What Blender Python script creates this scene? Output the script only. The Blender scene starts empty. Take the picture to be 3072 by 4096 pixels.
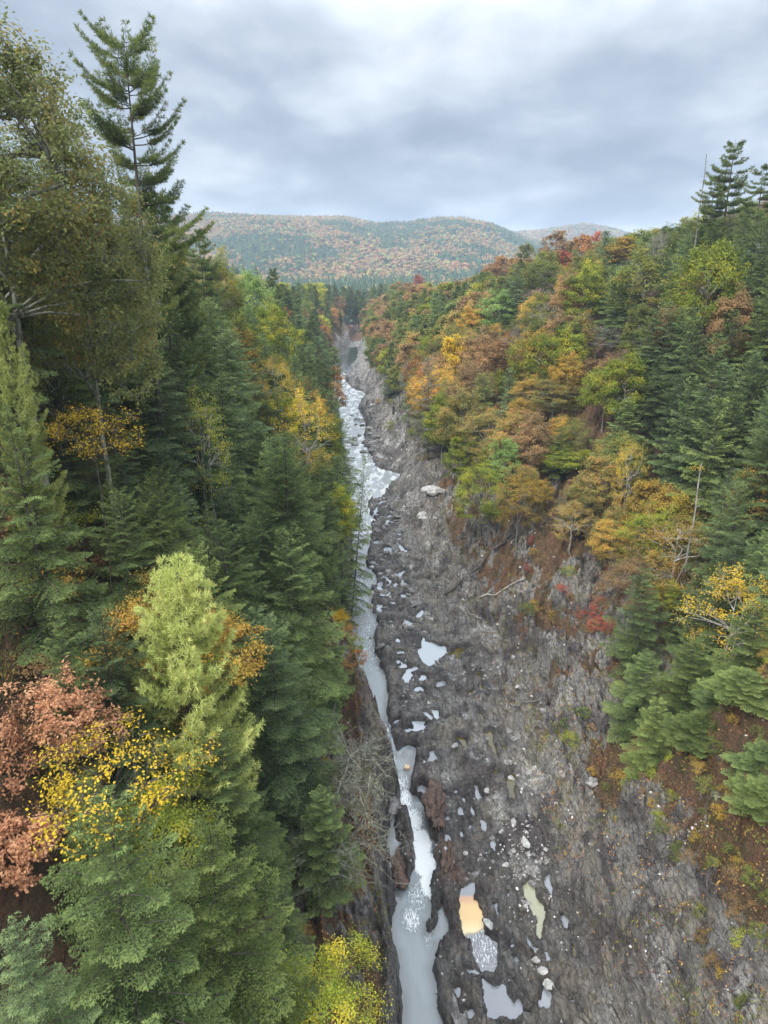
import bpy, math, random
import numpy as np
from mathutils import Vector, Matrix
S = bpy.context.scene
COL = S.collection
RNG = np.random.default_rng(7)
CAM_Z = 51.0

# ---------------------------------------------------------------- helpers
def mesh_np(name, verts, quads=None, tris=None, attrs=None, smooth=True, fattrs=None):
    """numpy arrays -> mesh; attrs: {name: (n,4)} point colours, fattrs: {name: (nf,)} per-face floats"""
    me = bpy.data.meshes.new(name)
    verts = np.ascontiguousarray(verts, dtype=np.float32)
    me.vertices.add(len(verts)); me.vertices.foreach_set('co', verts.ravel())
    loops, starts, tot = [], [], 0
    nf = 0
    if quads is not None and len(quads):
        q = np.asarray(quads, dtype=np.int32); loops.append(q.ravel()); starts.append(np.arange(len(q))*4); tot = q.size; nf += len(q)
    if tris is not None and len(tris):
        t = np.asarray(tris, dtype=np.int32); loops.append(t.ravel()); starts.append(tot + np.arange(len(t))*3); nf += len(t)
    loops = np.concatenate(loops); starts = np.concatenate(starts).astype(np.int32)
    me.loops.add(len(loops)); me.loops.foreach_set('vertex_index', loops)
    me.polygons.add(nf); me.polygons.foreach_set('loop_start', starts)
    me.update(calc_edges=True)
    me.polygons.foreach_set('use_smooth', np.full(nf, bool(smooth)))
    for k, v in (attrs or {}).items():
        a = me.attributes.new(k, 'FLOAT_COLOR', 'POINT'); a.data.foreach_set('color', np.ascontiguousarray(v, dtype=np.float32).ravel())
    for k, v in (fattrs or {}).items():
        a = me.attributes.new(k, 'FLOAT', 'FACE'); a.data.foreach_set('value', np.ascontiguousarray(v, dtype=np.float32))
    return me

def link(name, me, mat=None, parent=None, loc=None):
    o = bpy.data.objects.new(name, me); COL.objects.link(o)
    if mat is not None and me is not None:
        if not me.materials: me.materials.append(mat)
    if parent is not None: o.parent = parent
    if loc is not None: o.location = loc
    return o

def tag(o, label=None, cat=None, group=None, kind=None):
    if label: o['label'] = label
    if cat: o['category'] = cat
    if group: o['group'] = group
    if kind: o['kind'] = kind
    return o

# gradient noise in numpy
_P = np.random.default_rng(3).permutation(512).astype(np.int64)
_G = np.random.default_rng(4).normal(size=(512, 2)); _G /= np.linalg.norm(_G, axis=1)[:, None]
def perlin(x, y, seed=0):
    x = np.asarray(x, float) + seed*17.31; y = np.asarray(y, float) - seed*9.77
    xi = np.floor(x).astype(np.int64); yi = np.floor(y).astype(np.int64)
    xf = x-xi; yf = y-yi
    u = xf*xf*xf*(xf*(xf*6-15)+10); v = yf*yf*yf*(yf*(yf*6-15)+10)
    def g(a, b, fx, fy):
        h = _P[(_P[(a+seed) & 511] + b) & 511]
        return _G[h, 0]*fx + _G[h, 1]*fy
    n0 = g(xi, yi, xf, yf)*(1-u) + g(xi+1, yi, xf-1, yf)*u
    n1 = g(xi, yi+1, xf, yf-1)*(1-u) + g(xi+1, yi+1, xf-1, yf-1)*u
    return (n0*(1-v)+n1*v)*1.4
def fbm(x, y, oct=4, seed=0, gain=.5):
    s = 0; a = 1
    for i in range(oct):
        s = s + a*perlin(x*2**i, y*2**i, seed+i); a *= gain
    return s
def ridged(x, y, oct=4, seed=0, gain=.5):
    s = 0; a = 1
    for i in range(oct):
        s = s + a*(1-2*np.abs(perlin(x*2**i, y*2**i, seed+i))); a *= gain
    return s
def sstep(a, b, x):
    t = np.clip((x-a)/(b-a), 0, 1); return t*t*(3-2*t)
def signed_dist(px, py, poly):
    """distance to a closed outline, negative inside"""
    poly = np.asarray(poly, float); n = len(poly)
    d2 = np.full(px.shape, 1e18); inside = np.zeros(px.shape, bool)
    for i in range(n):
        ax, ay = poly[i]; bx, by = poly[(i+1) % n]
        ex, ey = bx-ax, by-ay; L = ex*ex+ey*ey+1e-12
        t = np.clip(((px-ax)*ex+(py-ay)*ey)/L, 0, 1)
        dx = px-ax-t*ex; dy = py-ay-t*ey
        d2 = np.minimum(d2, dx*dx+dy*dy)
        c = ((ay > py) != (by > py))
        with np.errstate(divide='ignore', invalid='ignore'):
            c &= px < (bx-ax)*(py-ay)/((by-ay) if by != ay else 1e-12)+ax
        inside ^= c
    d = np.sqrt(d2); return np.where(inside, -d, d)
# ---------------------------------------------------------------- outlines on the gorge floor, in metres
LEFT_BANK=[(-23.67,481.46),(-22.53,455.15),(-26.61,436.02),(-27.06,398.16),(-26.26,369.44),(-22.61,312.46),(-17.51,270.10),(-14.76,237.37),(-13.31,217.33),(-14.53,205.63),(-14.45,192.01),(-10.99,173.00),(-8.12,157.15),(-6.84,140.69),(-6.02,127.06),(-5.33,115.60),(-5.69,105.81),(-6.38,97.37),(-6.49,91.40),(-6.05,84.79),(-5.36,81.18),(-4.21,78.91),(-3.56,76.48),(-3.23,74.17),(-2.56,71.96),(-2.06,70.32),(-1.06,68.52),(0.20,65.74),(0.09,63.72),(0.35,62.75),(0.80,62.75),(1.23,61.24),(1.76,59.44),(1.78,57.71),(1.17,57.79),(0.39,58.39),(0.38,56.87),(0.54,54.92),(0.32,53.20),(0.52,51.56),(0.64,49.48),(0.94,47.38),(1.11,45.99),(0.71,44.52),(0.64,43.12),(0.69,42.04),(1.09,41.38),(1.24,40.12),(1.32,38.31),(1.40,37.17),(1.31,35.85)]
RIGHT_BANK=[(-17.99,489.93),(-15.90,450.21),(-16.11,414.17),(-18.40,386.90),(-16.60,369.44),(-18.81,350.38),(-18.59,338.69),(-16.86,330.39),(-14.04,314.90),(-8.92,305.32),(-7.00,291.95),(-6.71,281.62),(-10.13,271.95),(-9.14,262.89),(-7.51,252.75),(-6.20,238.83),(-5.12,231.70),(-6.70,223.65),(-5.37,216.10),(-6.91,211.33),(-3.95,200.20),(-2.61,187.54),(-1.92,183.25),(4.71,177.42),(3.34,170.86),(0.89,164.73),(0.02,162.29),(0.44,158.06),(-1.10,156.24),(-3.57,154.46),(-3.15,146.88),(-1.51,140.69),(-2.50,139.21),(-2.46,128.96),(-2.94,124.02),(-3.33,121.09),(-2.99,116.13),(-1.91,115.60),(-1.02,110.52),(-2.01,108.12),(-1.68,99.37),(-1.11,98.56),(-0.90,95.82),(-1.39,91.40),(-1.25,87.32),(-0.48,84.76),(-0.79,84.48),(0.11,81.76),(0.42,78.91),(0.48,75.69),(0.17,73.67),(0.24,71.96),(0.14,71.02),(0.21,69.41),(0.57,67.43),(0.83,65.43),(2.22,65.13),(2.23,65.74),(2.79,66.37),(3.37,65.74),(3.00,64.72),(3.09,63.53),(2.62,61.24),(2.74,59.26),(3.74,58.22),(4.20,55.73),(4.36,54.48),(4.08,53.56),(4.83,52.81),(4.82,51.94),(4.42,51.80),(4.41,51.65),(4.68,49.48),(4.17,48.99),(3.94,47.38),(4.16,45.69),(3.93,45.10),(4.06,44.23),(3.37,44.09),(3.33,43.25),(3.74,43.05),(4.20,43.53),(4.43,45.10),(4.79,45.62),(5.04,44.81),(5.35,44.09),(5.40,42.57),(4.30,42.30),(3.99,41.38),(3.87,40.36),(3.56,40.12),(3.82,38.78),(3.83,37.40),(4.05,36.62),(4.16,35.85)]
ISLANDS=[[(1.29,52.10),(2.70,52.28),(2.93,51.20),(2.80,49.65),(2.37,48.99),(2.20,47.85),(1.95,48.17),(1.85,49.48),(1.33,50.68)],[(1.04,56.63),(2.36,57.20),(2.61,55.73),(2.63,54.48),(2.73,52.81),(1.99,52.37),(1.21,52.81),(0.89,54.17)]]
POOLS=[
('foam',[(6.38,46.29),(6.66,47.14),(7.28,47.45),(7.85,47.85),(7.69,46.75),(7.42,45.84),(7.81,45.92),(7.96,45.10),(8.04,44.23),(7.99,42.71),(8.45,42.30),(8.89,42.04),(8.85,41.25),(8.64,39.99),(8.21,39.38),(7.42,39.50),(7.25,39.99),(6.98,40.62),(6.91,42.04),(6.43,42.04),(6.31,42.57),(6.26,44.52)]),
('grey',[(7.50,38.78),(7.96,38.43),(8.97,38.43),(8.91,37.74),(9.41,37.06),(9.80,37.40),(10.05,36.95),(10.07,36.51),(10.60,36.40),(10.49,35.85),(7.27,35.85),(7.39,36.62),(7.37,37.40)]),
('grey',[(5.17,50.68),(5.93,50.68),(6.14,49.32),(5.97,48.90),(5.47,49.32)]),
('yel',[(11.96,47.38),(12.59,47.93),(12.94,47.38),(12.92,46.29),(13.37,45.39),(13.16,44.09),(12.95,43.39),(12.33,42.17),(12.17,42.57),(12.47,44.09),(12.23,45.39),(11.86,46.45)]),
('grey',[(11.32,42.57),(11.65,41.77),(12.11,41.38),(11.76,41.13),(11.36,41.51)]),
('grey',[(9.07,45.39),(9.58,45.84),(9.38,44.95),(9.55,44.38),(9.34,44.23),(9.26,44.95)]),
('grey',[(9.72,41.25),(10.13,42.30),(10.18,41.32)]),
('grey',[(10.02,40.62),(10.29,40.81),(10.42,40.12),(10.14,39.99)]),
('grey',[(6.17,39.62),(6.86,39.62),(7.18,39.38),(6.37,39.32)]),
('grey',[(9.23,39.02),(9.70,38.78),(9.64,38.08),(9.29,38.66)]),
('grey',[(13.52,37.29),(13.85,37.29),(13.90,36.62),(13.61,36.73)]),
('grey',[(12.56,41.00),(12.73,41.00),(12.71,40.36),(12.54,40.36)]),
('olive',[(14.84,41.91),(15.05,41.77),(14.90,40.74),(14.92,40.36),(14.65,40.43)]),
('white',[(4.70,86.67),(5.30,88.65),(5.66,90.70),(6.04,89.66),(7.04,89.15),(8.65,87.98),(9.02,86.35),(8.28,85.39),(7.38,84.45),(7.37,83.23),(5.96,82.62),(5.06,83.84)]),
('olive',[(8.83,86.02),(10.33,87.81),(11.84,87.65),(11.22,86.67),(10.03,84.76),(9.10,85.39)]),
('white',[(3.86,77.81),(4.56,78.09),(5.21,77.27),(4.65,76.87),(3.91,77.14)]),
('white',[(2.03,74.80),(2.93,75.18),(3.06,74.54),(2.17,74.42)]),
('white',[(2.19,69.19),(3.31,69.41),(3.29,70.79),(4.85,70.79),(4.67,70.09),(5.32,70.32),(4.76,69.19),(4.60,68.74),(3.55,68.52),(2.86,68.63),(2.32,68.85)]),
('white',[(4.28,72.20),(5.03,72.81),(5.84,71.84),(5.56,70.79),(5.25,71.49)]),
('white',[(5.64,73.17),(6.50,72.93),(6.55,71.73),(6.20,70.79),(5.85,71.96)]),
('white',[(6.34,81.91),(7.44,81.62),(6.77,81.18)]),
('olive',[(12.20,81.47),(12.85,81.62),(12.57,80.03),(12.66,78.91),(12.56,77.01),(11.93,76.87),(12.30,79.19),(12.02,80.03)]),
('olive',[(9.98,76.35),(11.26,77.54),(11.36,76.48),(10.71,75.44)]),
('olive',[(11.77,68.96),(12.28,69.64),(12.57,68.74),(12.18,67.00),(12.45,64.32),(12.09,64.52),(11.79,66.16),(11.51,68.08)]),
('olive',[(11.44,72.93),(11.63,72.20),(11.88,70.79),(11.55,70.44),(11.43,71.73)]),
('olive',[(12.56,60.87),(13.32,61.62),(13.82,61.62),(12.99,57.54),(12.51,57.54),(12.58,59.44)]),
('olive',[(11.71,62.37),(12.12,62.56),(11.86,61.24),(11.57,61.43)]),
('grey',[(5.84,58.65),(6.31,58.48),(6.55,58.39),(6.29,58.13),(5.87,58.30)]),
('grey',[(8.59,57.04),(8.77,56.06),(8.76,55.42),(8.58,55.90)]),
('grey',[(9.30,59.97),(9.65,59.79),(9.78,57.88),(9.45,57.71),(9.42,58.91)]),
('white',[(0.24,125.22),(1.62,125.22),(1.59,122.83),(0.46,122.25),(-0.65,121.09),(-0.21,122.83)]),
('white',[(0.69,102.51),(1.64,101.87),(3.28,102.08),(2.50,101.44),(1.16,101.44)]),
('white',[(0.19,95.82),(1.28,95.63),(0.91,94.49),(0.19,94.87)]),
('white',[(2.76,96.59),(3.65,95.82),(4.71,95.06),(3.40,93.57),(3.10,95.44)]),
('white',[(-1.34,151.86),(0.02,154.46),(1.11,153.15),(-0.53,151.86)]),
('white',[(1.92,90.35),(2.42,89.66),(2.06,88.65),(1.55,89.32)]),
('white',[(2.58,127.69),(3.68,125.22),(4.75,122.83),(3.81,121.67),(2.98,124.61)]),
('olive',[(8.27,67.97),(8.85,67.65),(9.37,66.16),(9.09,66.05),(8.45,67.00)]),
('olive',[(13.23,68.96),(13.64,67.65),(13.35,67.54),(13.09,68.52)]),
('olive',[(12.87,65.74),(13.61,66.58),(13.54,65.33),(13.11,65.13)]),
('white',[(1.87,86.70),(2.64,87.02),(2.79,86.38),(2.11,86.06)])]
LEFT_BANK += [(1.5,30),(2.0,20),(2.5,4)]
RIGHT_BANK += [(4.8,30),(6.5,20),(8,4)]
# ---------------------------------------------------------------- shape of the gorge
def tab(Y, ys, vs): return np.interp(Y, ys, vs)
_lb = np.array(sorted(LEFT_BANK, key=lambda q: q[1])); _rb = np.array(RIGHT_BANK)
def left_toe(Y): return np.interp(Y, _lb[:, 1], _lb[:, 0])
TOE_Y = [4, 35.9, 41.3, 45.6, 53.9, 67.8, 88.5, 112, 149, 188, 252, 301, 372, 498, 600]
TOE_X = [20, 16.5, 16.0, 15.6, 15.0, 15.3, 12.5, 8.0, 4.2, 2.6, -4.9, -7.8, -13.1, -17.3, -14]
def right_toe(Y): return np.interp(Y, TOE_Y, TOE_X)
def left_profile(d, Y):
    tail = tab(Y, [4, 30, 150, 300], [1.6, 1.5, 1.3, 1.1])
    s1 = tab(Y, [4, 57, 90, 600], [.75, .78, 1.0, .95])
    z = tab(Y, [4, 60, 80, 200, 480], [3.0, 3.0, 1.5, 1.5, 6])*sstep(0, 1.3, d) + s1*np.minimum(d, 9) + tail*np.maximum(d-9, 0)
    cliff = 2.0*sstep(0, 1.3, d) + 1.15*np.minimum(d, 6)          # the bare knob over the slot stands proud of the slope
    z = z + cliff*tab(Y, [57, 63, 73, 80], [0, 1, 1, 0])*sstep(17, 7, d)
    return z
def right_profile(d, Y):
    s1 = tab(Y, [4, 20, 45, 52, 62, 95, 115, 150, 200, 600], [1.7, 1.6, 1.35, .75, .42, .34, .6, .85, .95, .95])
    d1 = tab(Y, [4, 45, 55, 65, 95, 115, 150, 600], [16, 13, 17, 21, 22, 18, 15, 15])
    foot = 4.2*sstep(0, 1.5, d-1.2*perlin(Y/2.3, Y*0, 19))*sstep(47.6, 46.2, Y)
    return foot + s1*np.minimum(d, d1) + tab(Y, [4, 60, 100, 600], [1.0, .72, .72, .8])*np.maximum(d-d1, 0)
def rim(x, Y, side):
    if side < 0: return tab(Y, [0, 60, 90, 120, 150, 215, 400, 600], [50, 48, 44, 40, 38, 34, 30, 18])
    return tab(Y, [0, 150, 250, 300, 350, 400, 450, 520, 620], [54, 50, 45.5, 44, 40, 35, 29, 20, 11])
def smin(a, b, k):
    h = np.clip(.5+.5*(b-a)/k, 0, 1); return b*(1-h)+a*h-k*h*(1-h)
def base_z(x, y):
    """large shape of the land"""
    x = np.asarray(x, float); y = np.asarray(y, float)
    dl = left_toe(y)-x; dr = x-right_toe(y)
    zl = smin(left_profile(np.maximum(dl, 0), y), rim(x, y, -1)+.04*np.maximum(dl, 0), 6)
    zr = smin(right_profile(np.maximum(dr, 0), y), rim(x, y, 1)+.02*np.maximum(dr, 0), 6)
    z = np.where(dl > 0, zl, np.where(dr > 0, zr, 0))
    # the valley opens beyond the bend
    far = sstep(500, 610, y + .25*x)
    z = z*(1-far) + far*(4 + 10*sstep(700, 1250, y) + 5*fbm(x/160, y/160, 3, 5))
    z += np.where(dl > 0, 1, np.where(dr > 0, 1, 0))*sstep(4, 20, np.maximum(dl, dr))*2.2*fbm(x/17, y/17, 3, 11)
    return z, dl, dr

def make_puddles():
    r = random.Random(5); out = []
    lbx, lby = zip(*sorted([(q[1], q[0]) for q in RIGHT_BANK]))
    for i in range(900):
        yy = 34*math.exp(r.random()*math.log(150/34)); bank = np.interp(yy, lbx, lby)
        wmax = 11 if yy < 56 else 6.5 if yy < 100 else 5
        xx = bank + .8 + (r.random()**(1.0 if yy < 50 else 1.7))*wmax
        if xx > right_toe(yy)-.8: continue
        if any(min((q[0]-xx)**2+(q[1]-yy)**2 for q in p) < (1.0 if yy < 60 else 1.6)**2 for k_, p in POOLS): continue
        if yy < 60 and r.random() < .45: continue
        if perlin(xx/3.1, yy/6., 505) < -.02: continue
        a = .12+.35*r.random()**2; b = a*(1.3+2.2*r.random()) if yy < 60 else a*(1.0+1.1*r.random())
        if yy > 75: a *= 1.5; b *= 1.5
        out.append((xx, yy, a, b, -.12+r.uniform(-.25, .25) if yy < 60 else r.uniform(-.9, .9), 'white' if yy > 62 and r.random() < .75 else 'grey'))
        if len(out) >= 210: break
    return out
PUDDLES = make_puddles()
POOL_Z = .42
# x, y, half length, half width, height, bearing of the gentle side
SLABS = [(24, 103, 5, 9, 2.2, .6), (30, 106, 4, 6, 1.8, .7), (20, 92, 4, 6, 1.4, .5), (26, 90, 4, 4.5, 1.6, .4), (19, 116, 4, 8, 1.8, .7),
         (22, 72, 2.6, 5, 1.3, .2), (26, 77, 3, 4, 1.8, .3), (19, 63, 2.4, 4, 1.0, .1), (28, 62, 3.2, 4.2, 2.0, .1), (24, 58, 2.4, 4, 1.3, 0.), (21, 80, 3, 5, 1.2, .3),
         (12, 96, 2.6, 5, .9, .2), (9, 118, 2.5, 6, 1.1, .4), (14, 125, 3, 7, 1.6, .6), (8.5, 145, 3, 8, 1.8, .6), (7.5, 160, 3, 8, 1.8, .6), (13, 84, 2, 5, .7, 0.),
         (3.6, 62, 1.1, 3.6, .9, .0), (4.4, 68, 1.0, 4, .8, 0.), (5.6, 45.4, .8, 3.4, .8, -.05), (8.6, 43.5, .8, 3.6, .8, -.05), (8.4, 38.5, .7, 3, .7, 0.),
         (-2, 232, 4, 10, 2.5, .6), (-3.5, 252, 4, 10, 2.5, .6), (-5, 275, 4, 12, 3, .6), (2, 200, 4, 9, 2, .6), (-10, 330, 5, 16, 3, .5), (17, 54.5, 2, 3.4, 1.2, .1), (14, 60, 1.6, 3.4, .6, 0.)]
SLABS += [(lambda q: (q.uniform(8, 27), q.uniform(56, 112), q.uniform(.8, 2), q.uniform(1.5, 4), q.uniform(.4, 1.0), q.uniform(-.1, .5)))(random.Random(k)) for k in range(46)]
def puddle_dist(px, py, grow=1.):
    d = np.full(px.shape, 99.); who = np.full(px.shape, -1)
    order = np.argsort(py); sy_ = py[order]
    for k, (cx, cy, a, b, th, kind) in enumerate(PUDDLES):
        i0, i1 = np.searchsorted(sy_, [cy-b*3-1, cy+b*3+1]); idx = order[i0:i1]
        idx = idx[np.abs(px[idx]-cx) < b*3+1]
        if not len(idx): continue
        dx, dy = px[idx]-cx, py[idx]-cy; c, s_ = math.cos(th), math.sin(th)
        u, v = dx*c+dy*s_, -dx*s_+dy*c
        e = (np.sqrt((u/a)**2+(v/b)**2)-1)*a
        bt = e < d[idx]; d[idx[bt]] = e[bt]; who[idx[bt]] = k
    return d, who

def terrain(x, y):
    z, dl, dr = base_z(x, y)
    river = LEFT_BANK + RIGHT_BANK[::-1]
    # schist: thin beds run along the gorge on the floor and climb away on the far slopes; ledges break off sharply on one side
    near = np.where(dl > 0, dl, np.where(dr > 0, dr, 0))
    climb = sstep(70, 105, y)*sstep(2, 9, dr)
    s1 = x + .115*y; s2 = (x*.78 - y*.62)
    def saw(v, p): f = v-np.floor(v); return f**p*sstep(1., .93, f)
    def beds(sc, wob, sd, px_, py_):
        w = wob*perlin(x/px_, y/py_, sd)
        m = (.35+.65*sstep(-.25, .35, perlin(x/(sc*3), y/(sc*7), sd+3)))
        return (saw(-(s1+w)/sc, 1.7)*(1-climb) + saw((s2+w)/sc, 1.7)*climb)*m
    relief = 1.15*beds(3.4, 1.8, 21, 6, 13) + .65*beds(1.35, .8, 25, 3, 8) + .30*beds(.55, .35, 29, 1.4, 4)
    crack = -np.exp(-(perlin(x/1.9+.2*y, y/3.1, 33)/.07)**2)*.55 - np.exp(-(perlin(x/4.6, y/5.2+.3*x/4, 35)/.045)**2)*.8
    blocks = fbm(x/1.0, y/1.2, 4, 61)
    rbank = np.interp(y, *zip(*sorted([(q[1], q[0]) for q in RIGHT_BANK])))
    pot = sstep(9, 4, x-rbank)*sstep(-.5, .5, x-rbank)*sstep(54, 62, y)*sstep(175, 140, y)
    knobs = 1.15*np.abs(perlin(x/1.05, y/1.5, 37)) + .5*np.abs(perlin(x/.5, y/.7, 39)) + .5*np.abs(perlin(x/2.6, y/3.4, 43))
    zf = .42 + (relief*.95 + .22*blocks + .8*crack)*(1-pot) + (knobs*1.25 - .15)*pot + .45*perlin(x/6, y/10, 71)
    zf += .05*np.clip(x - rbank, 0, 20)
    big = ridged(x/5+.3*y/5, y/9, 3, 81)*sstep(0, 4, near)*sstep(60, 18, near)
    slope_rough = relief*2.0*sstep(48, 26, near) + .5*blocks + crack*1.2*sstep(40, 24, near) + .9*big
    # the buttress at the foot of the bridge is knobbly and split
    but = sstep(54, 46, y)*sstep(0, 3, dr)
    slope_rough += but*(1.2*np.abs(perlin(x/1.7, y/2.4, 47)) + .7*np.abs(perlin(x/.7, y/.9, 49)) + 1.0*ridged(x/3.3, y/3.0, 2, 53) - .8)
    floor = (dl <= 0)
    rough = np.where(floor & (dr <= 0), zf, np.where(dr > 0, zf*(1-sstep(0, 5, dr)) + (.6+slope_rough)*sstep(0, 5, dr), .3+slope_rough*.8))
    fade = 1-sstep(480, 620, y)
    z = z + rough*fade + (1-fade)*.5
    # single tilted slabs: each climbs gently away from the river and breaks off in a dark face
    for cx, cy, rx, ry, hh, th in SLABS:
        dx, dy = x-cx, y-cy; c_, s_ = math.cos(th), math.sin(th); u = dx*c_+dy*s_; v = -dx*s_+dy*c_
        e = .35*perlin(x/1.3, y/1.6, 57); m = (np.abs(u/rx+e) < 1) & (np.abs(v/ry+e) < 1)
        w = sstep(1, .80, np.abs(v/ry+e))*sstep(-1.02, -.93, u/rx+e)*sstep(1, .2, u/rx+e)
        z = z + hh*w*(.75+.25*u/rx)
    # channels and pools
    sel = (np.minimum(np.abs(x-left_toe(y)), 99) < 60) & (y < 520) & (x < 40)
    sx, sy, sz = x[sel], y[sel], z[sel]
    wob = .28*fbm(sx/1.0, sy/1.6, 3, 101)*np.clip(sy/70, .6, 2.2) + .13*fbm(sx/.32, sy/.5, 2, 105)
    sd = signed_dist(sx, sy, river)
    for isl in ISLANDS: sd = np.maximum(sd, -signed_dist(sx, sy, isl))
    sdr = sd + wob*np.where((sy > 60) & (sy < 76), .3, 1) - .55*np.exp(-((sy-67.5)/5)**2)*sstep(78, 73, sy)
    pool = np.full(sx.shape, 99.)
    for k, p in POOLS:
        p = np.array(p); m = (sx > p[:, 0].min()-3) & (sx < p[:, 0].max()+3) & (sy > p[:, 1].min()-6) & (sy < p[:, 1].max()+6)
        if m.any(): pool[m] = np.minimum(pool[m], signed_dist(sx[m], sy[m], p) + .8*wob[m])
    pd, _ = puddle_dist(sx, sy); pool = np.minimum(pool, pd + .75*wob + .10)
    # raise the lip beside the main channel, then cut
    sz = sz + .7*np.exp(-((sdr-1.2)/1.1)**2)*(sdr > 0)*sstep(120, 80, sy)*(1-np.exp(-((sy-66)/7)**2))*sstep(-1, 1, sx-left_toe(sy)-1.0)
    pw = sstep(2.2, .9, pool)*(sdr > .2); sz = sz*(1-pw) + pw*np.maximum(POOL_Z + .12, POOL_Z + .30 + .45*(sz-.9))
    # stones breaking the riffles upstream
    riff = -.75 + .62*np.clip(fbm(sx/1.3, sy/2.4, 3, 111)+.25, -1, 1.3)*sstep(110, 150, sy)*(1-sstep(360, 400, sy))*(1-sstep(10, 25, np.abs(sy-182)) * 0)
    cut = sstep(.35, -.25, sdr); sz = sz*(1-cut) + np.minimum(riff, sz+2)*cut
    cut = sstep(.16, -.10, pool); sz = np.where(sdr > .1, sz*(1-cut) + (POOL_Z-.3)*cut, sz)
    z = z.copy(); z[sel] = sz
    sdf = np.full(x.shape, 99.); sdf[sel] = np.minimum(sdr, pool)
    return z, dl, dr, sdf

def grid_rows():
    y = [4.]
    while y[-1] < 1400:
        c = y[-1]
        y.append(c + (max(.6, c*.02) if c < 26 else max(.105, c*.0031) if c < 130 else c*.0042 if c < 620 else c*.015))
    return np.array(y)
def grid_cols():
    t = [-3.2]
    while t[-1] < 3.4:
        c = t[-1]
        st = .0013 if -.075 < c < .33 else .0032 if -.5 < c < .6 else .012 if -.9 < c < 1 else .1
        t.append(c+st)
    return np.array(t)
gy, gt = grid_rows(), grid_cols()
GX = gt[None, :]*(gy[:, None]+45); GY = np.repeat(gy[:, None], len(gt), 1)
# the dense columns follow the gorge as it bears left
GX = GX - .062*np.clip(GY-40, 0, 460)*np.exp(-(gt[None, :]/.5)**2) * .35
shape = GX.shape
TZ, TDL, TDR, TSD = terrain(GX.ravel(), GY.ravel())
nr, nc = shape
ii = np.arange(nr*nc).reshape(nr, nc)
TQ = np.stack([ii[:-1, :-1], ii[:-1, 1:], ii[1:, 1:], ii[1:, :-1]], -1).reshape(-1, 4)
X, Y = GX.ravel(), GY.ravel()
near = np.where(TDL > 0, TDL, np.where(TDR > 0, TDR, 0))
gzx = np.gradient(TZ.reshape(shape), axis=1)/np.gradient(GX, axis=1)
gzy = np.gradient(TZ.reshape(shape), axis=0)/np.gradient(GY, axis=0)
steep = np.sqrt(gzx**2+gzy**2).ravel()
n1 = fbm(X/9, Y/9, 3, 201); n2 = fbm(X/2.2, Y/2.2, 3, 211)
# R: leaf litter and soil, G: rust, B: pale mineral and gravel, A: moss and weeds
openrock = np.where(TDR > 0, np.interp(Y, [4, 45, 60, 100, 130, 200, 300, 600], [18, 15, 22, 24, 16, 13, 11, 8]), np.interp(Y, [4, 55, 62, 85, 95, 600], [5, 6, 4, 3, 1.2, 1.2]))
lit = sstep(-.25, .35, (near-openrock)/8 + .45*n1 + .35*n2 - .15*np.clip(steep-1.3, 0, 2))
lit = np.where(near <= 0, 0, lit)
lit = np.maximum(lit, np.where(TDR > 0, sstep(.55, .95, n1*.6+n2*.5+near/22-.1*steep)*.9, 0))
rust = np.exp(-(((X-4.6)/1.1)**2+((Y-55)/6)**2))*1.2 + np.exp(-(((X-6.0)/1.0)**2+((Y-47)/4)**2)) + np.exp(-(((X-1.9)/.8)**2+((Y-50)/2.5)**2)) + .5*np.exp(-(((X+1.5)/3)**2+((Y-68)/8)**2))
rust = rust*sstep(-.5, .3, n2)*(near < 9)
pale = sstep(.30, .75, fbm(X/3, Y/7, 4, 221)+.30*(near <= 4)*sstep(80, 130, Y)+.9*(near <= 5)*sstep(300, 380, Y))
pale = np.maximum(pale, sstep(1.6, .3, np.abs((X-10.5)-(Y-60)*-.13+.8*n1))*(near <= 0)*sstep(.1, .5, n2)*(Y < 72)*(Y > 48))
# the foot of the right cliff and the near bank are half overgrown
lit = np.maximum(lit, sstep(3, 6, TDR)*(Y < 58)*sstep(-.45, .15, n1*.9+n2*.8+(X-16.2)/13)*.9)
lit = np.maximum(lit, (TDL > 1.5)*(Y < 62)*sstep(-.5, .1, n1+n2*.6))
lit = np.maximum(lit, sstep(2, 7, TDR)*(TDR < 26)*(Y > 56)*(Y < 150)*sstep(.0, .4, n1*.9+n2*.6+.25*sstep(78, 100, Y)*sstep(6, 12, TDR))*.9)
moss = sstep(.3, .8, fbm(X/4, Y/4, 4, 231)+.1)*(TSD > .5)*np.where(near > 0, .8, .45)
lit = np.maximum(lit, sstep(500, 530, Y)); moss = np.maximum(moss, sstep(505, 530, Y))
WET = sstep(1.5, .1, TSD + .5*n2)*(Y < 380)
CLIMB = sstep(60, 95, Y)*sstep(2, 9, TDR)
MASK = np.stack([lit, rust, pale, moss], -1)
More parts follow.
